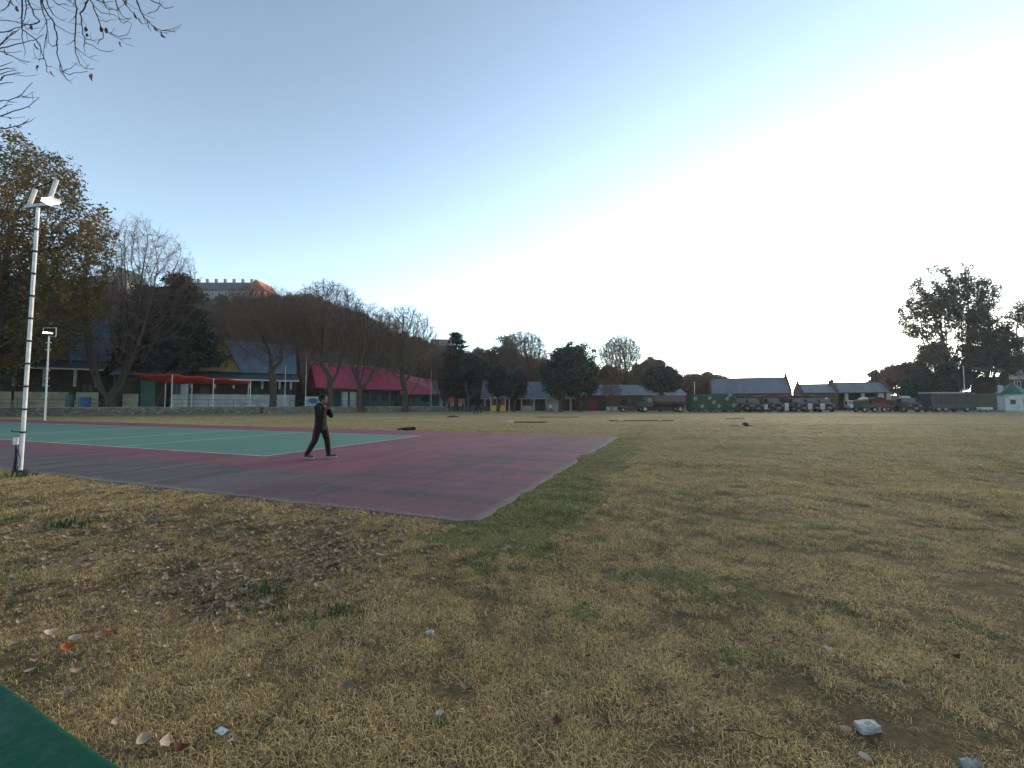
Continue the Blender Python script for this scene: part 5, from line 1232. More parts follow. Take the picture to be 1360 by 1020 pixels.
# ------------------------------------------------------------------ vehicles
CAMO = mat('army_green_paint', (0.040, 0.052, 0.036), (0.030, 0.038, 0.028), 0.8, 0.6, 0.15, grime=0.3)
CANV = mat('dark_canvas', (0.024, 0.026, 0.024), (0.036, 0.034, 0.030), 1.2, 0.95, 0.4)
CANR = mat('maroon_canvas', (0.075, 0.018, 0.022), (0.05, 0.014, 0.018), 1.2, 0.95, 0.4)
TANK = mat('brown_tank_paint', (0.085, 0.060, 0.055), (0.060, 0.044, 0.042), 0.8, 0.6, 0.2, grime=0.3)
RUST = mat('rust_red_paint', (0.15, 0.035, 0.028), (0.11, 0.028, 0.024), 1, 0.7, 0.2, grime=0.3)
WSCR = mat('pale_windscreen', (0.075, 0.09, 0.10), (0.055, 0.07, 0.075), 1, 0.2, 0.0, spec=0.6)
LENS = mat('headlamp_lens', (0.22, 0.22, 0.21), (0.16, 0.16, 0.15), 2, 0.3, 0.0, spec=0.6)
VANW = mat('van_white_paint', (0.60, 0.63, 0.62), (0.50, 0.53, 0.52), 1, 0.35, 0.05, grime=0.1)
def wheel(root, x, y, r, w_=0.28):
    t = MB().cyl((x, y - w_ / 2, r), (x, y + w_ / 2, r), r, n=16).build('wheel', M_['black'], root, bevel=0.03)
    MB().cyl((x, y - w_ / 2 - 0.02, r), (x, y + w_ / 2 + 0.02, r), r * 0.52, n=10).build('rim', M_['steel'], t)
    return t
def army_truck(loc, rz, label, canvas=None, cabm=None, Lt=6.4, wd=2.3, h=2.95, group='army trucks parked in a row'):
    """x forward; the cab is at +x"""
    canvas = canvas or CANV; cabm = cabm or CAMO
    root = empty('army_truck', loc, rz, label, 'truck', group); w2 = wd / 2; f = Lt / 2
    MB().b2((-f, -0.45, 0.75), (f - 0.2, 0.45, 0.95)).b2((-f, -w2, 0.95), (f - 2.5, w2, 1.1)).build('chassis', M_['black'], root)
    MB().b2((-f, -w2, 1.1), (f - 2.6, -w2 + 0.06, 1.65)).b2((-f, w2 - 0.06, 1.1), (f - 2.6, w2, 1.65)).b2((f - 2.66, -w2 + 0.06, 1.1), (f - 2.6, w2 - 0.06, 1.65)).b2((-f, -w2 + 0.06, 1.1), (-f + 0.06, w2 - 0.06, 1.65)).build('cargo_sides', cabm, root)
    poly = [(-w2, 1.66), (w2, 1.66), (w2 + 0.02, h - 0.45), (w2 - 0.25, h - 0.1), (0.4, h), (-0.4, h), (-w2 + 0.25, h - 0.1), (-w2 - 0.02, h - 0.45)]
    MB().ext(poly, 0, -f + 0.02, f - 2.62).build('canvas_cover', canvas, root, bevel=0.03)
    MB().ext([(f - 2.5, 0.95), (f - 1.15, 0.95), (f - 1.15, 1.65), (f - 1.35, 2.35), (f - 2.5, 2.4)], 1, -w2 + 0.05, w2 - 0.05).build('cab', cabm, root, bevel=0.04)
    MB().ext([(f - 1.15, 0.85), (f - 0.12, 0.85), (f - 0.08, 1.42), (f - 1.15, 1.62)], 1, -w2 + 0.45, w2 - 0.45).build('bonnet', cabm, root, bevel=0.04)
    ws = MB(); ang = math.atan2(0.2, 0.7)
    for q in (-1, 1): ws.box((f - 1.235, q * (w2 - 0.1) / 2, 1.98), (0.03, w2 - 0.28, 0.50), ry=-ang)
    ws.build('windscreen', WSCR, root)
    for q in (-1, 1):
        MB().b2((f - 2.2, q * (w2 - 0.045) - 0.01, 1.65), (f - 1.5, q * (w2 - 0.045) + 0.01, 2.2)).build('side_window', M_['glass'], root)
        MB().ext([(f - 1.35, 0.85), (f - 1.3, 1.15), (f - 0.25, 1.15), (f - 0.12, 0.85)], 1, q * (w2 - 0.02) - 0.2 * (q > 0) * 2, q * (w2 - 0.02) + 0.4 * (q < 0)).build('mudguard', cabm, root)
        MB().cyl((f - 0.1, q * 0.8, 1.12), (f - 0.02, q * 0.8, 1.12), 0.13, n=12).build('headlight', LENS, root)
        MB().b2((f - 1.15, q * (w2 + 0.02), 1.75), (f - 1.08, q * (w2 + 0.24), 2.1)).build('wing_mirror', M_['black'], root)
        for x in (f - 0.85, -f + 1.1, -f + 2.2): wheel(root, x, q * (w2 - 0.18), 0.5)
    gr_ = MB()
    for i in range(7): gr_.b2((f - 0.1, -0.42 + i * 0.13, 0.95), (f - 0.05, -0.42 + i * 0.13 + 0.07, 1.36))
    gr_.build('grille', M_['black'], root)
    MB().b2((f - 0.05, -w2, 0.6), (f + 0.1, w2, 0.82)).build('bumper', M_['black'], root)
    MB().b2((f + 0.1, -0.3, 0.62), (f + 0.12, 0.3, 0.78)).build('number_plate', M_['white'], root)
    return root
YT = 72.5
cols = [(CANV, CAMO), (CANV, CAMO), (CANR, CAMO), (CANR, TANK), (CANR, CAMO), (CANV, CAMO)]
labs = ['army truck in deep shade, first of the row right of the camouflaged net stack', 'dark army truck with pale windscreen, second of the row',
        'army truck with dark canvas and brown bonnet third in the row of trucks', 'army truck with maroon canvas before the right corner of the large barn',
        'army truck with maroon canvas before the small brick barn', 'rightmost truck of the row, at the right end of the small brick barn']
for (px, rzv), (cv, cb), lb in zip([(988, -84), (1004, -86), (1031.5, -88), (1066, -90), (1084, -92), (1101, -93)], cols, labs):
    army_truck((X(px, YT), YT + 3.0, 0.03 if px > 1020 else 0), R(rzv), lb, cv, cb)
# white bay boards between the trucks
for i, (px, w_, h0, h1, lb) in enumerate([(1017, 0.55, 0.55, 1.35, 'small white board between the second and third army truck'), (1044.5, 0.65, 0.35, 1.55, 'larger white board between the third and fourth army truck'),
                              (1075.5, 0.7, 0.5, 1.5, 'white board left of the gap before the small brick barn'), (1092, 0.75, 0.5, 1.5, 'white board right of the gap before the small brick barn')]):
    Y = 71.4; b = empty('bay_board', (X(px, Y), Y, 0), 0, lb, 'sign', 'white boards between the army trucks')
    MB().b2((-w_ / 2, 0, h0), (w_ / 2, 0.05, h1)).build('panel', M_['white'], b); MB().b2((-0.03, 0.055, 0), (0.03, 0.1, h1 - 0.1)).build('post', M_['steel'], b)
    m = MB()
    for k in range(3): m.b2((-w_ / 2 + 0.12, -0.012, h0 + 0.2 + k * 0.25), (w_ / 2 - 0.12 - 0.08 * k, -0.002, h0 + 0.27 + k * 0.25))
    m.build('faded_print', M_['darkwood'], b)
# tanker truck facing left
def tanker():
    Y = 73; b = empty('tanker_truck', (X(877, Y), Y, 0), R(180), 'brown tanker truck parked facing left before the umbrella tree', 'truck')
    f = (X(907, Y) - X(846, Y)) / 2; h = Z(524, Y)
    MB().b2((-f, -0.45, 0.8), (f - 0.3, 0.45, 1.0)).b2((-f, -1.1, 1.0), (f - 2.4, 1.1, 1.1)).build('chassis', M_['black'], b)
    tk = MB().ext([(1.15 * math.cos(a), 1.95 + 0.85 * math.sin(a)) for a in np.linspace(0, 6.283, 21)[:-1]], 0, -f + 0.05, f - 2.5).build('tank', TANK, b, bevel=0.05)
    MB().cyl((-f + 1.2, 0, 2.75), (-f + 1.2, 0, 2.95), 0.35, n=12).cyl((f - 3.6, 0, 2.75), (f - 3.6, 0, 2.95), 0.35, n=12).build('hatch', TANK, tk)
    for x in (-f + 0.8, 0.0, f - 3.2): MB().ext([(1.17 * math.cos(a), 1.95 + 0.87 * math.sin(a)) for a in np.linspace(0, 6.283, 21)[:-1]], 0, x - 0.04, x + 0.04).build('tank_band', M_['black'], tk)
    cab_ = MB().ext([(f - 2.35, 0.9), (f - 1.2, 0.9), (f - 0.05, 0.9), (f - 0.02, 1.5), (f - 1.05, 1.72), (f - 1.25, 2.65), (f - 2.35, 2.72)], 1, -1.1, 1.1).build('cab', CAMO, b, bevel=0.05)
    for q in (-1, 1): MB().b2((f - 2.15, q * 1.115 - 0.01, 1.75), (f - 1.4, q * 1.115 + 0.01, 2.45)).build('side_window', WSCR, b)
    MB().box((f - 1.13, 0, 2.18), (0.04, 1.9, 0.72), ry=-0.21).build('windscreen', WSCR, b)
    MB().b2((f - 0.02, -1.1, 0.65), (f + 0.12, 1.1, 0.88)).build('bumper', M_['black'], b)
    for q in (-1, 1):
        MB().cyl((f - 0.05, q * 0.8, 1.2), (f + 0.02, q * 0.8, 1.2), 0.13, n=12).build('headlight', LENS, b)
        for x in (f - 0.95, -f + 1.0): wheel(b, x, q * 0.98, 0.55, 0.32)
    MB().b2((f - 5.2, -1.05, 0.75), (f - 4.2, -0.7, 0.98)).b2((f - 3.9, -1.05, 0.7), (f - 3.3, -0.75, 0.98)).build('tool_box', M_['coping'], b)
tanker()
def jeep(loc, rz, label, m=None, cat='jeep', top=True, body=(3.6, 1.6), name='jeep', group=None, tophgt=1.95):
    m = m or CAMO; root = empty(name, loc, rz, label, cat, group); L, W = body[0] / 2, body[1] / 2
    MB().ext([(-L, 0.55), (L, 0.55), (L, 1.0), (L * 0.3, 1.12), (-L, 1.12)], 1, -W, W).build('body', m, root, bevel=0.05)
    if top: MB().ext([(-L, 1.13), (L * 0.28, 1.13), (L * 0.12, tophgt), (-L + 0.1, tophgt)], 1, -W + 0.04, W - 0.04).build('canopy', CANV if m is not VANW else m, root, bevel=0.05)
    MB().box((L * 0.22, 0, (1.15 + tophgt) / 2), (0.03, 2 * W - 0.25, tophgt - 1.35), ry=-0.2).build('windscreen', WSCR, root)
    for q in (-1, 1):
        for x in (L - 0.65, -L + 0.65): wheel(root, x, q * (W - 0.08), 0.37, 0.22)
        MB().cyl((L - 0.02, q * (W - 0.28), 0.85), (L + 0.04, q * (W - 0.28), 0.85), 0.1, n=10).build('headlight', LENS, root)
        MB().b2((-L * 0.5, q * (W - 0.035) - 0.012, 1.25), (L * 0.05, q * (W - 0.035) + 0.012, tophgt - 0.2)).build('side_window', M_['glass'], root)
    MB().b2((L, -W, 0.42), (L + 0.1, W, 0.58)).build('bumper', M_['black'], root)
    MB().b2((L + 0.0, -0.35, 0.65), (L + 0.02, 0.35, 0.95)).build('grille', M_['black'], root)
    return root
jeep((X(838, 77), 77, 0), R(178), 'dark green jeep with a canvas top half hidden behind the tanker cab', body=(4.6, 1.9), tophgt=2.55)
jeep((X(1131, 89.0), 89.0, 0), R(-112), 'white van parked inside the open fronted garage', VANW, 'van', True, (4.2, 1.8), 'van', None, 2.1)
# net covered stack with pale patches
def net_stack():
    Y = 71.5; x0, x1 = X(919, Y), X(978.5, Y); L = x1 - x0; h = Z(524, Y)
    root = empty('net_covered_trailer', (x0, Y, 0), 0, 'long trailer under a dark green camouflage net with pale patches', 'trailer')
    n, m_ = 40, 8; rng = np.random.RandomState(8); vs = []; fs = []
    prof = [(0, 0.35), (-0.05, 0.9), (-0.02, 1.6), (0.05, h - 0.35), (0.4, h), (1.3, h + 0.1), (2.3, h), (2.6, 1.4), (2.7, 0.35)]
    for i in range(n + 1):
        for (y, z) in prof: vs.append((L * i / n, y + rng.normal(0, 0.035), z + rng.normal(0, 0.035) - (0.12 * math.sin(i * 0.9) ** 2 if z > 2 else 0)))
    k = len(prof)
    for i in range(n):
        for j in range(k - 1): a = i * k + j; fs.append((a, a + 1, a + k + 1, a + k))
    fs.append(tuple(range(k))); fs.append(tuple(n * k + j for j in range(k)))
    me = bpy.data.meshes.new('net'); me.from_pydata(vs, [], fs); link_mesh('camouflage_net', me, mat('net_green', (0.018, 0.040, 0.026), (0.028, 0.052, 0.036), 2.5, 0.95, 0.6), root)
    pt = mat('net_pale_patch', (0.16, 0.21, 0.17), (0.12, 0.16, 0.13), 3, 0.9, 0.2)
    for (px, py) in ((923, 530), (932, 540), (942, 529), (947.5, 534.5), (954, 539.5), (965, 530), (974, 538.5), (970, 524.8)):
        x = X(px, Y) - x0; z = Z(py, Y) + 0.05
        if py < 526: z = h - 0.12
        MB().box((x, -0.12 if py > 526 else 0.1, z), (0.62, 0.05, 0.55), ry=R(-50)).build('pale_patch', pt, root)
    MB().b2((0.1, 0.4, 0.35), (L - 0.1, 2.3, 0.6)).build('trailer_bed', M_['black'], root)
    for x in (0.6, 2.2, L * 0.55, L - 0.7): wheel(root, x, 0.35, 0.34, 0.22); wheel(root, x, 2.35, 0.34, 0.22)
net_stack()
# red trailer with grey bowser, small truck, long bus, white cart
def red_trailer():
    Y = 71; root = empty('red_trailer_truck', (X(1160, Y), Y, 0.03), 0, 'truck with rust red side boards and a pale rounded bonnet before the garage', 'truck')
    MB().b2((-0.6, 0, 0.85), (2.6, 2.0, 1.0)).b2((-0.5, -0.05, 1.0), (2.2, 0.0, 1.55)).b2((2.2, 0.2, 0.9), (3.2, 1.6, 1.25)).build('side_board', RUST, root, bevel=0.01)
    MB().ext([(-0.4, 1.56), (2.1, 1.56), (2.0, 2.35), (1.5, 2.55), (0.1, 2.5), (-0.4, 2.2)], 1, 0.0, 1.9).build('cover', CANR, root, bevel=0.05)
    MB().ext([(-2.0, 0.6), (-0.62, 0.6), (-0.62, 2.2), (-1.3, 2.2), (-2.0, 1.9)], 1, 0.1, 1.9).build('cab', CAMO, root, bevel=0.06)
    MB().sph((-1.0, 0.9, 2.15), (0.62, 0.8, 0.42), 14, 8).build('pale_tarpaulin', M_['white'], root, smooth=True)
    MB().b2((-1.9, 0.06, 1.3), (-0.8, 0.095, 1.85)).build('side_window', M_['glass'], root)
    for x in (-1.6, 0.1, 1.7):
        for y in (0.1, 1.8): wheel(root, x, y, 0.45)
    MB().cyl((3.2, 0.9, 0.9), (4.2, 0.9, 0.8), 0.05, n=6).build('tow_bar', M_['black'], root)
    MB().sph((3.7, 0.9, 0.95), (0.5, 0.35, 0.25), 10, 6).build('red_hose_drum', RUST, root, smooth=True)
red_trailer()
def small_truck():
    root = army_truck((X(1212, 71), 73.5, 0.03), R(-91), 'short truck with shiny bonnet and pale load between the red trailer and the bus', CANV, CAMO, 6.0, 2.5, 2.2, None)
    MB().sph((1.1, 0, 2.5), (0.5, 0.9, 0.28), 12, 7).build('pale_load', M_['white'], root, smooth=True)
small_truck()
def bus():
    Y = 73; x0, x1 = X(1237, Y), X(1296, Y); L = x1 - x0; h = Z(521.5, Y); root = empty('long_bus', (x0, Y, 0.03), 0, 'long dark blue bus with a pale roof edge before the grove', 'bus')
    bm_ = mat('dark_bus_paint', (0.016, 0.024, 0.034), (0.022, 0.03, 0.04), 1, 0.4, 0.1, grime=0.2)
    MB().b2((0, 0, 0.5), (L, 2.4, h - 0.12)).build('body', bm_, root, bevel=0.08)
    MB().b2((0.0, -0.04, h - 0.11), (L * 0.74, 2.44, h + 0.05)).build('roof_edge', M_['white'], root)
    MB().b2((L * 0.74, 0.1, h - 0.11), (L, 2.3, h + 0.12)).build('roof_carrier', bm_, root)
    n = 8
    for i in range(n):
        x = 0.3 + (L - 0.6) * (i + 0.5) / n; MB().b2((x - 0.36, -0.02, 1.35), (x + 0.36, 0.02, h - 0.4)).build('window', M_['glass'], root)
    for x in (1.2, 2.4, L - 1.6):
        for y in (0.15, 2.25): wheel(root, x, y, 0.48)
    for x in (0.15,): MB().cyl((x - 0.2, 0.3, 0.8), (x - 0.12, 0.3, 0.8), 0.14, n=10).build('headlight', LENS, root)
    MB().b2((-0.08, 0.1, 0.42), (0.0, 2.3, 0.65)).build('bumper', M_['black'], root)
bus()
def cart():
    Y = 70; root = empty('white_cart', (X(1311, Y), Y, 0.03), 0, 'small white two wheeled cart right of the bus', 'cart')
    MB().b2((-0.8, 0, 0.45), (0.8, 0.05, 0.85)).b2((-0.8, 0.05, 0.45), (-0.75, 1.0, 0.85)).b2((0.75, 0.05, 0.45), (0.8, 1.0, 0.85)).b2((-0.75, 0.95, 0.45), (0.75, 1.0, 0.85)).b2((-0.75, 0.05, 0.45), (0.75, 0.95, 0.5)).build('tray', M_['white'], root)
    wheel(root, 0, 0.1, 0.28, 0.12); wheel(root, 0, 1.08, 0.28, 0.12); MB().cyl((0.8, 0.5, 0.55), (1.5, 0.5, 0.45), 0.03, n=6).build('handle', M_['steel'], root)
cart()

# ------------------------------------------------------------------ odds and ends on the field
def field_bit(px, py, label, parts, name, cat, rz=0.0, z=0.0):
    b = G(px, py); root = empty(name, (b.x, b.y, z), rz, label, cat)
    for nm, m_, fn in parts: fn(MB()).build(nm, m_, root)
    return root
DARKC = cloth_mat('dark_cloth', (0.012, 0.011, 0.013))
field_bit(541, 571.6, 'dark bundle of clothes left on the back edge of the court', [
    ('jacket_heap', DARKC, lambda m: m.sph((0.0, 0, 0.07), (0.42, 0.2, 0.10), 12, 6).sph((0.32, 0.02, 0.09), (0.2, 0.16, 0.11), 10, 6).sph((-0.38, 0, 0.06), (0.26, 0.1, 0.05), 10, 6))], 'clothes_bundle', 'clothes', 0, 0.02)
PITCHM = mat('dark_trodden_earth', (0.10, 0.085, 0.06), None, 2, 0.95, 0.5)
field_bit(850, 559, 'long dark plank with two pale blocks lying on the far field', [
    ('plank', PITCHM, lambda m: m.b2((-2.7, -0.15, 0), (2.9, 0.15, 0.07))), ('pale_block', M_['white'], lambda m: m.box((-1.85, -0.5, 0.08), (0.4, 0.22, 0.12), rz=0.4)), ('pale_block', M_['white'], lambda m: m.box((1.6, -0.5, 0.07), (0.3, 0.2, 0.10), rz=-0.3))], 'timber_plank', 'plank')
field_bit(690, 561.2, 'short dark plank with one white block left of the longer one', [
    ('plank', PITCHM, lambda m: m.b2((-0.4, -0.12, 0), (2.2, 0.12, 0.09))), ('pale_block', M_['white'], lambda m: m.box((-0.75, -0.1, 0.09), (0.36, 0.22, 0.12), rz=-0.4))], 'timber_plank', 'plank')
field_bit(741, 554.3, 'thin dark plank lying behind, between the runners and the planks', [('plank', PITCHM, lambda m: m.b2((-2.3, -0.1, 0), (2.3, 0.1, 0.07)))], 'timber_plank', 'plank')
field_bit(601, 554, 'low dark stump on the far field left of the bending person', [('stump', PITCHM, lambda m: m.sph((0, 0, 0.06), (0.5, 0.25, 0.16), 9, 5).b2((-0.6, -0.05, 0), (0.7, 0.05, 0.1)))], 'stump', 'stump')
field_bit(990, 566, 'dark stone beside a white block on the right part of the far field', [
    ('stone', M_['black'], lambda m: m.sph((0.0, 0, 0.10), (0.22, 0.18, 0.17), 9, 6)), ('strip', PITCHM, lambda m: m.b2((-1.1, -0.06, 0), (0.45, 0.06, 0.05))), ('pale_block', M_['white'], lambda m: m.box((-0.38, -0.2, 0.05), (0.3, 0.15, 0.1)))], 'dark_stone', 'stone')
field_bit(976, 556.5, 'thin dark strip lying behind the dark stone', [('strip', PITCHM, lambda m: m.b2((-0.9, -0.1, 0), (0.9, 0.1, 0.06)))], 'timber_strip', 'plank')

# green painted ledge in the near corner: a rounded sheet metal table top seen from above
def green_ledge():
    z = 1.02; zz = z
    edge = [(-420, 700), (-260, 765), (-120, 835), (0, 902), (29, 920), (59, 942), (88, 964), (118, 985), (147, 1004), (174, 1021), (230, 1062), (300, 1120)]
    pts = [G(px, py, zz) for px, py in edge]; c = sum(pts, Vector()) / len(pts)
    inner = [pts[-1] + Vector((-0.25, -0.35, 0)), pts[0] + Vector((-0.35, -0.55, 0))]
    poly = pts + inner; o0 = Vector((c.x, c.y, 0)); root = empty('green_table', (c.x - 0.2, c.y - 0.2, 0), 0, 'scuffed green painted table top cut by the bottom left corner', 'table')
    off = root.location
    m, nt, bs = new_mat('scuffed_green_paint')
    tc = nt.nodes.new('ShaderNodeTexCoord'); v = tc.outputs['Object']
    a = noise(nt, v, 5, 6, 0.7, 0.4); f = noise(nt, v, 45, 5, 0.75); g = noise(nt, v, 160, 3, 0.7)
    c_ = mix(nt, ramp(nt, a, [(0.35, 0.0), (0.65, 1.0)]), (0.003, 0.060, 0.030), (0.0025, 0.042, 0.023))
    c_ = mix(nt, ramp(nt, mth(nt, 'ADD', mth(nt, 'MULTIPLY', a, 0.7), mth(nt, 'MULTIPLY', f, 0.45)), [(0.56, 0.0), (0.74, 0.55)]), c_, (0.045, 0.095, 0.082))
    c_ = mix(nt, ramp(nt, g, [(0.55, 0.0), (0.75, 0.35)]), c_, (0.01, 0.03, 0.024))
    nt.links.new(c_, bs.inputs['Base Color']); bs.inputs['Roughness'].default_value = 0.7; bs.inputs['Specular IOR Level'].default_value = 0.15; bump(nt, g, 0.15, 0.002, bs)
    me = bpy.data.meshes.new('table_top'); n = len(poly)
    me.from_pydata([(p.x - off.x, p.y - off.y, z) for p in poly] + [(p.x - off.x, p.y - off.y, z - 0.035) for p in poly], [], [tuple(range(n)), tuple(range(2 * n - 1, n - 1, -1))] + [(i, i + n, (i + 1) % n + n, (i + 1) % n) for i in range(n)])
    me.materials.append(m); bm = bmesh.new(); bm.from_mesh(me); bmesh.ops.recalc_face_normals(bm, faces=bm.faces)
    ed = [e for e in bm.edges if abs(e.verts[0].co.z - e.verts[1].co.z) < 1e-4 and e.verts[0].co.z > z - 0.01]
    bmesh.ops.bevel(bm, geom=ed, offset=0.012, segments=3, affect='EDGES', profile=0.5)
    for f_ in bm.faces: f_.smooth = True
    bm.to_mesh(me); bm.free(); link_mesh('table_top', me, None, root)
    MB().cyl((-0.25, -0.25, 0), (-0.25, -0.25, z - 0.04), 0.06, n=12).build('pedestal', M_['green_metal'], root)
green_ledge()
# ------------------------------------------------------------------ grass blades: tufts scattered over the near lawn
BLADE = blade_mat()
def tuft(seed, n, rad, h0, h1, wd, lay):
    rng = np.random.RandomState(seed); vs = []; fs = []
    for i in range(n):
        a = rng.uniform(0, 6.283); r = rad * math.sqrt(rng.uniform()); x, y = r * math.cos(a), r * math.sin(a)
        h = rng.uniform(h0, h1); ld = rng.uniform(0, 6.283); lean = rng.uniform(0.2, 1.0) * lay * h; w_ = wd * rng.uniform(0.6, 1.3)
        px, py = -math.sin(ld) * w_, math.cos(ld) * w_; b = len(vs); dx, dy = math.cos(ld) * lean, math.sin(ld) * lean
        hh = h * (1.0 if lean < h else 0.55)
        vs += [(x - px, y - py, -0.012), (x + px, y + py, -0.012), (x + dx * 0.45 + px * 0.8, y + dy * 0.45 + py * 0.8, hh * 0.65), (x + dx * 0.45 - px * 0.8, y + dy * 0.45 - py * 0.8, hh * 0.65), (x + dx * 1.2, y + dy * 1.2, hh * rng.uniform(0.6, 1.0))]
        fs += [(b, b + 1, b + 2, b + 3), (b + 3, b + 2, b + 4)]
    me = bpy.data.meshes.new('tuft'); me.from_pydata(vs, [], fs); me.materials.append(BLADE)
    return bpy.data.objects.new('grass_tuft_%d' % seed, me)
tc_ = proto_coll('tuft_protos', [tuft(1, 46, 0.075, 0.012, 0.034, 0.0013, 1.6), tuft(2, 38, 0.07, 0.012, 0.034, 0.0014, 2.2), tuft(3, 34, 0.06, 0.018, 0.045, 0.0013, 1.3), tuft(4, 50, 0.09, 0.01, 0.028, 0.0014, 2.6)])
rg = np.random.RandomState(77)
def ground_height():
    """interpolate the humps of the ground sheet"""
    xs = np.unique(gv[:, 0]); ys = np.unique(gv[:, 1]); zz = gv[:, 2].reshape(len(ys), len(xs))
    def f(x, y):
        i = np.clip(np.searchsorted(xs, x) - 1, 0, len(xs) - 2); j = np.clip(np.searchsorted(ys, y) - 1, 0, len(ys) - 2)
        u = (x - xs[i]) / (xs[i + 1] - xs[i]); v = (y - ys[j]) / (ys[j + 1] - ys[j])
        return (zz[j, i] * (1 - u) + zz[j, i + 1] * u) * (1 - v) + (zz[j + 1, i] * (1 - u) + zz[j + 1, i + 1] * u) * v
    return f
GH = ground_height()
def off_court(x, y, m=0.0):
    t = (x - CC.x) * CL.x + (y - CC.y) * CL.y; s = (x - CC.x) * CW.x + (y - CC.y) * CW.y
    return ~((t > -m) & (s > -m) & (s < W_ALL + m))
pts = []; scs = []
def blobs(x, y, cell, seed):
    r = np.random.RandomState(seed).rand(256, 256); u = x / cell + 900.3; v = y / cell + 900.7; i = np.floor(u).astype(int); j = np.floor(v).astype(int); fu = u - i; fv = v - j; fu = fu * fu * (3 - 2 * fu); fv = fv * fv * (3 - 2 * fv)
    g_ = lambda a, b: r[a % 256, b % 256]
    return (g_(i, j) * (1 - fu) + g_(i + 1, j) * fu) * (1 - fv) + (g_(i, j + 1) * (1 - fu) + g_(i + 1, j + 1) * fu) * fv
for (ya, yb, dens, s0) in ((1.2, 3.2, 560, 0.95), (3.2, 6.0, 330, 1.1), (6.0, 11.0, 130, 1.5), (11.0, 20.0, 30, 1.9), (20.0, 32.0, 9, 2.1), (32.0, 50.0, 2.5, 2.2)):
    area = 1.50 * (yb * yb - ya * ya); n = int(area * dens)
    y = np.sqrt(rg.uniform(ya * ya, yb * yb, n)); x = rg.uniform(-1.50, 1.50, n) * y
    cl_ = 0.5 * blobs(x, y, 0.16, 1) + 0.3 * blobs(x, y, 0.5, 2) + 0.2 * blobs(x, y, 1.7, 3)
    k = off_court(x, y, -0.05 - 0.7 * np.clip(blobs(x, y, 0.45, 9) - 0.62, 0, 1)) & (rg.rand(n) < np.clip((cl_ - 0.24) * 3.2, 0.12, 1)); x, y, cl_ = x[k], y[k], cl_[k]
    pts.append(np.stack([x, y, GH(x, y)], 1)); scs.append(s0 * rg.uniform(0.65, 1.3, len(x)) * (0.55 + 0.95 * cl_))
pts = np.concatenate(pts); scs = np.concatenate(scs)
gr_ = instancer('grass', tc_, pts, scs, rg.uniform(0, 6.283, len(pts)), rg.choice([0, 1, 2, 3], len(pts), p=[0.3, 0.28, 0.14, 0.28])); tag(gr_, 'short dry and green grass blades', kind='stuff')

# ------------------------------------------------------------------ fallen leaves
def dry_leaf_mat(name, c1, c2):
    m, nt, bs = new_mat(name); oi = nt.nodes.new('ShaderNodeObjectInfo'); ge = nt.nodes.new('ShaderNodeNewGeometry')
    r = nt.nodes.new('ShaderNodeMath'); r.operation = 'FRACT'; s_ = mth(nt, 'ADD', oi.outputs['Random'], ge.outputs['Random Per Island']); nt.links.new(s_, r.inputs[0])
    tc = nt.nodes.new('ShaderNodeTexCoord'); n = noise(nt, tc.outputs['Object'], 30, 4, 0.6)
    c = mix(nt, r.outputs[0], c1, c2); c = mix(nt, ramp(nt, n, [(0.4, 0.0), (0.7, 0.5)]), c, tuple(x * 0.5 for x in c1))
    nt.links.new(c, bs.inputs['Base Color']); bs.inputs['Roughness'].default_value = 0.75; bs.inputs['Specular IOR Level'].default_value = 0.15; return m
LF_B = dry_leaf_mat('fallen_leaf_brown', (0.38, 0.26, 0.175), (0.15, 0.085, 0.055)); LF_P = dry_leaf_mat('fallen_leaf_pale', (0.46, 0.37, 0.28), (0.30, 0.23, 0.17))
LF_O = dry_leaf_mat('fallen_leaf_orange', (0.36, 0.095, 0.035), (0.30, 0.08, 0.03)); LF_R = dry_leaf_mat('fallen_leaf_red_brown', (0.13, 0.040, 0.026), (0.10, 0.032, 0.022))
def leaf_verts(seed, L=0.11, Wd=0.032, curl=0.025):
    rng = random.Random(seed); n = 5; vs = []; fs = []; bend = rng.uniform(-0.25, 0.25)
    for i in range(n + 1):
        t = i / n; w_ = Wd * math.sin(math.pi * (t * 0.86 + 0.10)) ** 0.8 * rng.uniform(0.85, 1.15); x = (t - 0.5) * L; y0 = bend * L * (t - 0.5) ** 2 * 2
        z = curl * (2 * t - 1) ** 2 * rng.uniform(0.6, 1.2)
        if i == n: w_ = 0.001
        vs += [(x, y0 - w_, z + curl * rng.uniform(0.15, 0.6)), (x, y0, z), (x, y0 + w_, z + curl * rng.uniform(0.15, 0.6))]
    for i in range(n):
        a = i * 3; fs += [(a, a + 1, a + 4, a + 3), (a + 1, a + 2, a + 5, a + 4)]
    b = len(vs); vs += [(-L * 0.5, 0.001, 0.002), (-L * 0.5, -0.001, 0.0), (-L * 0.68, 0.0, 0.004)]; fs.append((b, b + 1, b + 2))
    return vs, fs
def leaf_mesh(seed, m, **k):
    vs, fs = leaf_verts(seed, **k); me = bpy.data.meshes.new('fallen_leaf'); me.from_pydata(vs, [], fs); me.materials.append(m)
    for p_ in me.polygons: p_.use_smooth = True
    return me
LM = [leaf_mesh(i, LF_B if i % 3 else LF_P, L=0.09 + 0.012 * (i % 4), Wd=0.022 + 0.003 * (i % 3), curl=0.012 + 0.006 * (i % 3)) for i in range(12)]
def put_leaf(px, py, me, label, group=None, rz=0.0, sc=1.0, rx=0.0, ry=0.0, dz=0.022, name='fallen_leaf'):
    g = G(px, py); o = link_mesh(name, me, None, None, (g.x, g.y, float(GH(np.array([g.x]), np.array([g.y]))[0]) + dz)); o.rotation_euler = (rx, ry, rz); o.scale = (sc,) * 3
    return tag(o, label, 'leaf', group)
lr = random.Random(21)
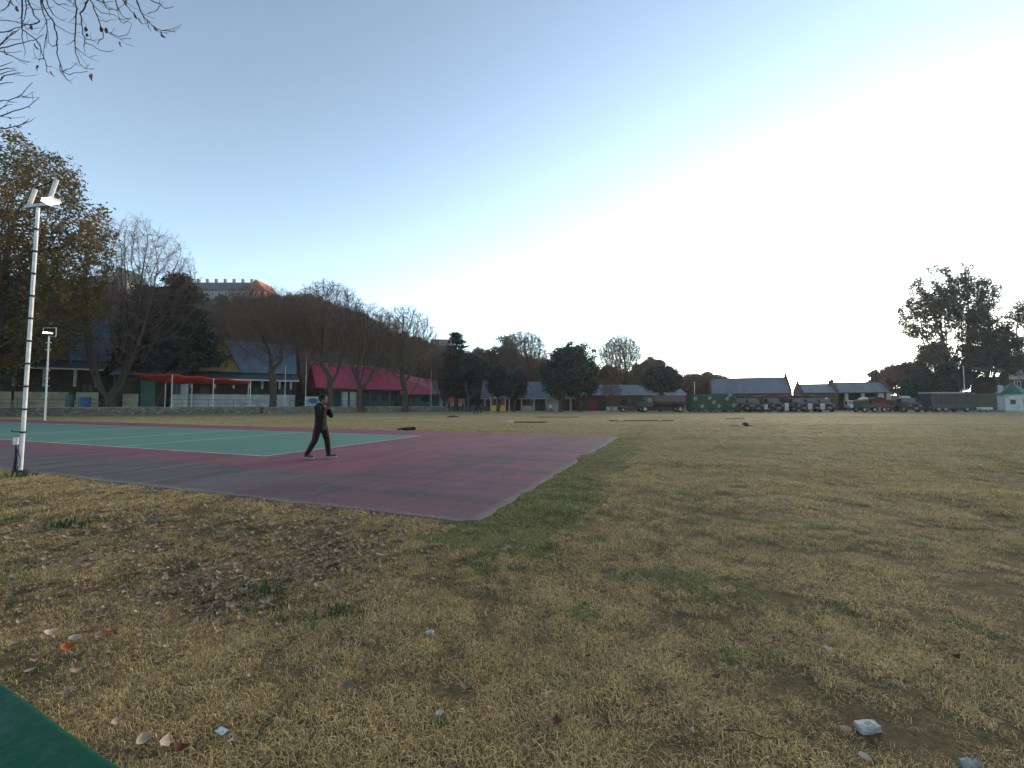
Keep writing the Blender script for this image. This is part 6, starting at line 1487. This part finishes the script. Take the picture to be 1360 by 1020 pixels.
zones = [  # centre px, centre py, spread px, spread py, count, label, group
    (290, 782, 46, 17, 62, '%s leaf in the %s part of the thick heap left of the green tuft', 'leaves of the thick heap'),
    (430, 735, 40, 17, 48, '%s leaf in the %s part of the reddish heap below the court', 'leaves of the reddish heap'),
    (250, 690, 130, 26, 84, '%s leaf in the %s part of the scatter along the near court edge', 'leaves along the court edge'),
    (90, 720, 70, 40, 46, '%s leaf in the %s part of the scatter below the tall lamp pole', 'leaves below the lamp pole'),
    (160, 850, 110, 40, 18, '%s leaf lying alone at %s of the lawn between heap and green table', 'leaves near the green table')]
made = 0; leafpos = []
for (cx, cy, sx, sy, n, lab, grp) in zones:
    k = 0
    while k < n:
        px, py = lr.gauss(cx, sx), lr.gauss(cy, sy); g = G(px, py)
        if py < 640 or px < -10 or not off_court(np.array([g.x]), np.array([g.y]), 0.05)[0]: continue
        lm_i = lr.randrange(12); tone = 'pale' if lm_i % 3 == 0 else 'brown'; side = ('upper ' if py < cy else 'lower ') + ('left' if px < cx - sx * 0.5 else 'right' if px > cx + sx * 0.5 else 'middle')
        put_leaf(px, py, LM[lm_i], lab % (tone, side), grp, lr.uniform(0, 6.28), lr.uniform(0.4, 0.9) * (0.75 if g.y < 4 else 1.1), lr.uniform(-0.5, 0.5), lr.uniform(-0.4, 0.4), 0.02 + (0.03 * lr.random() if n > 40 and sx < 40 else 0)); k += 1; made += 1
# a few that stand out on their own
BIG = dict(L=0.13, Wd=0.038, curl=0.03)
for (px, py, m, lab, sc, rz, rx) in [
    (88, 864, LF_O, 'bright orange leaf with its pale neighbour on the lawn at left', 0.9, 1.2, 0.8), (149, 842, LF_O, 'flat orange leaf right of the brighter orange one', 0.8, 0.3, 0.1),
    (99, 851, LF_P, 'pale leaf standing up just behind the bright orange leaf', 0.7, 0.8, 0.9), (68, 843, LF_P, 'pale curled leaf left of the bright orange leaf', 0.85, 1.0, 0.7),
    (217, 1004, LF_P, 'large pale curled leaf at the bottom left beside the green table', 1.05, 1.9, 0.7), (190, 996, LF_P, 'large pale brown leaf left of the pale curled one at the bottom', 0.9, 1.0, 0.9),
    (152, 973, LF_P, 'pale leaf standing on its edge beside the green table', 0.65, 1.5, 0.9), (102, 955, LF_B, 'brown leaf lying flat just above the rim of the green table', 0.8, 0.2, 0.2),
    (240, 1010, LF_R, 'red brown leaf flat at the bottom right of the large curled one', 0.9, 0.1, 0.1), (458, 922, LF_B, 'two toned dark brown curled leaf in a green hollow in the middle foreground', 1.0, 0.5, 0.4),
    (737, 963, LF_R, 'dark red leaf in the lower middle of the lawn', 0.9, 0.2, 0.2), (584, 955, LF_P, 'small pale leaf curled in the lower middle lawn', 0.6, 0.4, 0.5),
    (1028, 871, LF_P, 'pale leaf standing in the right half of the lawn', 0.6, 1.2, 0.8), (1100, 868, LF_P, 'pale leaf right of the dark litter on the right lawn', 0.55, -0.5, 0.5), (1268, 877, LF_R, 'dark red brown leaf at the right of the lawn', 0.8, 0.4, 0.3),
    (949, 903, LF_R, 'rust coloured flat leaf in the right middle of the lawn', 0.7, 0.1, 0.1), (919, 984, LF_P, 'pale leaf upright near the bottom, left of the white stone', 0.6, 1.3, 0.8), (1150, 1010, LF_P, 'pale leaf at the bottom edge below the white stone', 0.7, -0.9, 0.6),
    (780, 874, LF_R, 'small black brown leaf in the green patch in the middle of the lawn', 0.5, 0.5, 0.2), (1085, 855, LF_B, 'dark curled litter leaf on the right half of the lawn', 0.9, 0.1, 0.3)]:
    put_leaf(px, py, leaf_mesh(int(px), m, **BIG), lab, None, rz, sc * (0.56 if py > 930 else 0.68), rx, 0.1, 0.026)
# the rest of the litter is past counting
v_ = []; f_ = []
nl = np.random.RandomState(4)
def litter(n, fn, s0, s1):
    k = 0
    while k < n:
        x, y = fn()
        if not off_court(np.array([x]), np.array([y]), 0.03)[0] or y < 1.5: continue
        vs, fs = leaf_verts(nl.randint(1e6), L=0.10, Wd=0.026, curl=0.02); e = Euler((nl.uniform(-.5, .5), nl.uniform(-.4, .4), nl.uniform(0, 6.28))).to_matrix(); s = nl.uniform(s0, s1); b = len(v_)
        z = float(GH(np.array([x]), np.array([y]))[0]) + nl.uniform(0.006, 0.03)
        v_.extend([tuple(e @ (Vector(q) * s) + Vector((x, y, z))) for q in vs]); f_.extend([tuple(b + i for i in q) for q in fs]); k += 1
def from_px(cx, cy, sx, sy):
    def fn():
        py = max(nl.normal(cy, sy), 600); g = G(nl.normal(cx, sx), py); return g.x, g.y
    return fn
litter(1150, from_px(250, 690, 190, 40), 0.4, 0.95); litter(300, from_px(292, 785, 52, 20), 0.4, 0.8); litter(260, from_px(430, 735, 45, 20), 0.4, 0.8); litter(500, from_px(330, 760, 120, 36), 0.4, 0.8); litter(420, from_px(110, 780, 120, 60), 0.3, 0.75); litter(250, from_px(450, 705, 60, 16), 0.4, 0.9); litter(650, from_px(800, 680, 110, 34), 0.22, 0.5); litter(300, from_px(640, 740, 160, 40), 0.25, 0.55)
litter(500, lambda: (nl.uniform(-1.25, 1.25) * (q := math.sqrt(nl.uniform(3, 160))), q), 0.2, 0.55)
for _ in range(46):
    c = court(nl.uniform(0.3, 14) , abs(nl.normal(0, 1.6)) + 0.1, 0.03); vs, fs = leaf_verts(nl.randint(1e6), L=0.08, Wd=0.02, curl=0.012); e = Euler((0, 0, nl.uniform(0, 6.28))).to_matrix(); b = len(v_)
    v_.extend([tuple(e @ (Vector(q) * nl.uniform(0.3, 0.7)) + c) for q in vs]); f_.extend([tuple(b + i for i in q) for q in fs])
me = bpy.data.meshes.new('leaf_litter'); me.from_pydata(v_, [], f_); me.materials.append(LF_B); tag(link_mesh('leaf_litter', me), 'fallen dry leaf litter', kind='stuff')
# dark green weed tufts
def weed(px, py, sc, label):
    g = G(px, py); rng = random.Random(int(px)); mb = MB()
    for i in range(70):
        a = rng.uniform(0, 6.28); r = rng.uniform(0, 0.20) * sc; x, y = r * math.cos(a), r * math.sin(a) * 0.7; h = rng.uniform(0.03, 0.085) * sc; b = rng.uniform(0, 6.28); l = rng.uniform(0.02, 0.06) * sc; w_ = 0.006 * sc
        c = Vector((x, y, 0)); d = Vector((math.cos(b), math.sin(b), 0)); s_ = Vector((-d.y, d.x, 0)) * w_
        mb.add([c - s_ * 0.4, c + s_ * 0.4, c + d * l * 0.5 + s_ + Vector((0, 0, h * 0.8)), c + d * l + Vector((0, 0, h)), c + d * l * 0.5 - s_ + Vector((0, 0, h * 0.8))], [(0, 1, 2, 3, 4)])
    root = empty('weed_tuft', (g.x, g.y, 0.0), 0, label, 'weed', 'dark green weeds in the lawn'); mb.build('foliage', WEED, root)
WEED = leaf_mat('weed_leaves', [(0.030, 0.060, 0.018), (0.045, 0.080, 0.022), (0.022, 0.045, 0.016)], 4.0, 0.15)
weed(352, 789, 1.0, 'dark green weed tuft beside the thick heap of leaves'); weed(88, 702, 1.5, 'dark green weed tuft on the lawn below the tall lamp pole'); weed(28, 634, 1.6, 'green weeds round the foot of the tall lamp pole'); weed(452, 818, 0.9, 'bright green tuft right of the heap of leaves')

# ------------------------------------------------------------------ stones and paper
def rock(px, py, size, label, m, seed, name='white_stone', flat=0.3):
    g = G(px, py); bm = bmesh.new(); bmesh.ops.create_cube(bm, size=1.0); bmesh.ops.subdivide_edges(bm, edges=bm.edges[:], cuts=3, use_grid_fill=True)
    rng = random.Random(seed)
    for v in bm.verts:
        c = v.co; k = 1.0 - 0.28 * max(0, abs(c.x) * 2 - 0.6) * max(0, abs(c.y) * 2 - 0.4) - 0.2 * max(0, abs(c.z) * 2 - 0.7); c.x *= size[0] * k + rng.uniform(-0.003, 0.003); c.y *= size[1] * k * (1 - 0.25 * (c.x > 0)); c.z *= size[2] * k; c.z += rng.uniform(-0.004, 0.004); c.x += rng.uniform(-0.004, 0.004)
    me = bpy.data.meshes.new(name); bm.to_mesh(me); bm.free(); me.materials.append(m)
    o = link_mesh(name, me, None, None, (g.x, g.y, float(GH(np.array([g.x]), np.array([g.y]))[0]) + size[2] * 0.45)); o.rotation_euler = (0.06, -0.05, rng.uniform(-0.2, 0.2)); return tag(o, label, 'stone')
WS = mat('white_marble_chip', (0.40, 0.40, 0.37), (0.27, 0.27, 0.25), 20, 0.7, 0.5, grime=0.3)
rock(1153, 968, (0.108, 0.06, 0.034), 'white oblong stone lying in the grass at lower right', WS, 4)
rock(1290, 1020, (0.07, 0.05, 0.04), 'smaller pale stone at the bottom edge right of the white one', mat('pale_stone', (0.25, 0.27, 0.26), None, 20, 0.8, 0.5, grime=0.4), 5)
rock(571, 846, (0.05, 0.04, 0.03), 'small pale pebble in the middle of the lawn', WS, 6)
g = G(294, 982); sc_ = empty('paper_scrap', (g.x, g.y, 0.035), R(-25), 'small white scrap of paper near the bottom left', 'paper')
MB().slab([(-0.035, -0.012, 0.0), (0.03, -0.016, 0.004), (0.035, 0.012, 0.012), (-0.03, 0.016, 0.006)], 0.001).build('scrap', mat('paper', (0.72, 0.74, 0.76), (0.62, 0.64, 0.66), 20, 0.8, 0.0), sc_)
g = G(306, 992); sc_ = empty('paper_scrap', (g.x, g.y, 0.03), R(30), 'tiny second scrap touching the white paper near the bottom left', 'paper')
MB().slab([(-0.012, -0.008, 0.0), (0.012, -0.008, 0.003), (0.01, 0.008, 0.006), (-0.01, 0.008, 0.002)], 0.001).build('scrap', bpy.data.materials['paper'], sc_)
def twig(px, py, L, rz, label):
    g = G(px, py); root = empty('fallen_twig', (g.x, g.y, 0.03), rz, label, 'twig'); MB().tube([(-L / 2, 0, 0), (-L * 0.1, 0.01, 0.012), (L * 0.2, -0.006, 0.006), (L / 2, 0.01, 0.012)], [0.0035, 0.003, 0.0028, 0.0015], 5).build('stick', M_['darkwood'] if L > 0.2 else BARKP, root)
twig(1149, 938, 0.09, R(-50), 'thin pale twig above the white stone'); twig(1108, 852, 0.16, 0.15, 'short dark twig on the right half of the lawn'); twig(1000, 986, 0.25, -0.3, 'long dark twig at the bottom left of the white stone'); twig(238, 778, 0.3, -0.35, 'long pale brown twig beside the thick heap of leaves')

# ------------------------------------------------------------------ bare branches hanging in from the tree beyond the left edge
def hanging_tree():
    Y0 = 6.6; base = Vector((P(-380, 500, 7.4).x, 7.4, 0)); root = empty('overhanging_tree', base, 0, 'bare tree off the left edge whose leafless branches hang into the top left corner', 'tree')
    L_ = lambda p: p - base
    T = MB().tube([L_(base + Vector((0, 0, -0.1))), L_(base + Vector((0.1, 0, 2.2))), L_(base + Vector((0.3, -0.1, 4.6))), L_(base + Vector((0.9, -0.2, 6.6)))], [0.34, 0.27, 0.22, 0.17], 12)
    T.build('trunk', BARK, root, smooth=True); top = base + Vector((0.9, -0.2, 6.6))
    la = [top, P(-230, -60, 7.2), P(-120, -120, 7.0), P(0, -110, 6.8), P(90, -90, 6.7), P(170, -75, 6.6), P(240, -60, 6.5)]
    lb = [base + Vector((0.3, -0.1, 4.6)), P(-210, 100, 7.1), P(-120, 90, 6.9), P(-75, 85, 6.8)]
    MB().tube([L_(p) for p in la], [0.13, 0.09, 0.07, 0.05, 0.035, 0.024, 0.012], 8).build('limb', BARKD, root, smooth=True)
    MB().tube([L_(p) for p in lb], [0.09, 0.06, 0.045, 0.03], 8).build('limb', BARKD, root, smooth=True)
    K = 1 / 5.667; rng = random.Random(3)
    top_l = [[(165, 0), (160, 120), (165, 215), (215, 265), (280, 300), (310, 370), (325, 440), (345, 490), (350, 540), (375, 555)], [(310, 0), (315, 60), (345, 150), (360, 230), (345, 300), (330, 370), (325, 440)],
        [(320, 20), (365, 110), (400, 175), (425, 240), (430, 330), (430, 400), (450, 480), (475, 545), (530, 565), (600, 550), (660, 535)], [(575, 0), (580, 60), (565, 180), (560, 300), (575, 400), (600, 480), (640, 510), (710, 518)],
        [(680, 0), (710, 60), (740, 150), (770, 215), (830, 255), (900, 290), (990, 292)], [(660, 0), (640, 60), (605, 100), (620, 180), (630, 260), (640, 320), (700, 345), (750, 380), (810, 395), (855, 380)],
        [(1030, 0), (1060, 90), (1100, 140), (1150, 190), (1220, 230), (1320, 240)], [(920, 0), (960, 50), (1010, 110), (1050, 150)], [(1130, 0), (1200, 30), (1240, 55), (1305, 50)], [(210, 0), (240, 70), (290, 160), (270, 185), (150, 180), (60, 160), (0, 155)],
        [(350, 0), (390, 100), (420, 130), (490, 160)], [(400, 0), (430, 30), (510, 30)], [(780, 0), (800, 50), (840, 75), (900, 70)], [(870, 0), (885, 60), (920, 120), (965, 140)], [(500, 0), (540, 20), (570, 60)], [(90, 0), (60, 40), (0, 80)], [(190, 0), (200, 100), (170, 170)], [(725, 0), (780, 20), (850, 10)]]
    sub = [[(400, 175), (470, 215), (520, 245), (570, 255), (610, 240)], [(450, 480), (460, 540), (490, 590), (520, 610), (550, 590)], [(830, 250), (900, 275), (950, 255), (975, 230)], [(710, 50), (760, 95), (860, 110), (900, 145), (965, 140)], [(740, 150), (800, 160), (880, 150)],
        [(575, 350), (620, 400), (670, 430), (735, 415)], [(1150, 190), (1200, 240), (1270, 255)], [(640, 320), (635, 370), (650, 410)], [(160, 160), (200, 215), (330, 205)], [(430, 330), (400, 350), (360, 310), (365, 230)], [(475, 545), (530, 510), (585, 465)], [(770, 215), (775, 285), (730, 330), (690, 300), (680, 240)],
        [(325, 440), (290, 450), (255, 420), (255, 360)], [(345, 490), (370, 505), (395, 508)], [(165, 215), (175, 330), (195, 390), (180, 440)], [(900, 145), (930, 180), (985, 140)], [(1110, 100), (1160, 85), (1205, 40)], [(1100, 140), (1130, 210), (1135, 240)]]
    left = [[(0, 355), (80, 350), (160, 325), (260, 295), (330, 260)], [(0, 380), (60, 410), (130, 440), (220, 470)], [(0, 245), (70, 230), (150, 200), (240, 180)], [(0, 530), (60, 515), (110, 512)], [(0, 600), (80, 550), (155, 555)], [(0, 635), (100, 620)], [(0, 760), (60, 760), (160, 720), (245, 620)],
        [(0, 870), (100, 830), (215, 800), (295, 735)], [(0, 970), (90, 955), (180, 935), (230, 910)], [(0, 500), (95, 465)], [(0, 330), (90, 240), (150, 215)], [(0, 350), (60, 280), (140, 225)], [(0, 560), (130, 525)]]
    lsub = [[(160, 725), (255, 733)], [(60, 760), (130, 770)], [(180, 935), (220, 890)], [(215, 800), (235, 822)], [(0, 820), (60, 765)], [(20, 800), (100, 785)]]
    def one(pl, kind, i):
        d0 = 0.5 * math.sin(i * 1.9) ; pts = [P(x * K, y * K, Y0 + d0 + 0.12 * math.sin(j * 1.3 + i)) for j, (x, y) in enumerate(pl)]
        if kind == 'top': pts = [P(pl[0][0] * K - 3, -75 - rng.uniform(0, 20), 6.7), P(pl[0][0] * K, -25, Y0 + d0)] + pts
        if kind == 'left': pts = [P(-75, 85 + (pl[0][1] * K - 85) * 0.2, 6.8), P(-30, pl[0][1] * K + (85 - pl[0][1] * K) * 0.3, Y0 + d0)] + pts
        # smooth
        q = []
        for a_, b_ in zip(pts[:-1], pts[1:]):
            n = 2
            for k in range(n): q.append(a_.lerp(b_, k / n) + Vector((rng.uniform(-1, 1), rng.uniform(-1, 1), rng.uniform(-1, 1))) * 0.012)
        q.append(pts[-1]); n = len(q); r0 = 0.0125 if kind in ('top', 'left') else 0.007
        rr = [r0 * (1 - 0.72 * k / (n - 1)) for k in range(n)]
        b = MB().tube([L_(p) for p in q], rr, 5)
        tw = []
        for k in range(2, n - 1):
            for _ in range(1):
                if rng.random() < 0.30:
                    d = (q[k + 1] - q[k - 1]).normalized(); s_ = Vector((rng.uniform(-1, 1), rng.uniform(-.6, .6), rng.uniform(-0.9, 0.8))); d2 = (d * 0.9 + s_ * 0.9).normalized(); l = rng.uniform(0.10, 0.34)
                    e1 = q[k] + d2 * l * 0.5; e2 = e1 + (d2 + Vector((0, 0, 0.35))).normalized() * l * 0.5; b.tube([L_(q[k]), L_(e1), L_(e2)], [rr[k] * 0.6, 0.003, 0.0022], 4)
        b.build('branch', BARKD, root)
    i = 0
    for pl in top_l: one(pl, 'top', i); i += 1
    for pl in left: one(pl, 'left', i); i += 1
    for pl in sub: one(pl, 'sub', 100 + i * 0); 
    for pl in lsub: one(pl, 'sub', 60)
    lm = bpy.data.materials.new('hanging_leaf'); lm = dry_leaf_mat('hanging_brown_leaf', (0.070, 0.030, 0.024), (0.045, 0.022, 0.018))
    for j, (x, y) in enumerate([(1050, 160), (1010, 115), (650, 230), (660, 275), (765, 230), (795, 235), (675, 580), (270, 510), (385, 560), (897, 335), (260, 350), (1215, 265), (125, 75), (30, 395), (940, 25), (1170, 230), (85, 30), (230, 215)]):
        me = leaf_mesh(500 + j, lm, L=0.12, Wd=0.028, curl=0.03); o = link_mesh('leaf', me, None, root, L_(P(x * K, y * K, Y0 + 0.1))); o.rotation_euler = (rng.uniform(-0.5, 0.5), R(70) + rng.uniform(-0.5, 0.5), rng.uniform(-1, 1)); o.scale = (0.8 if y != 580 else 1.0,) * 3
hanging_tree()
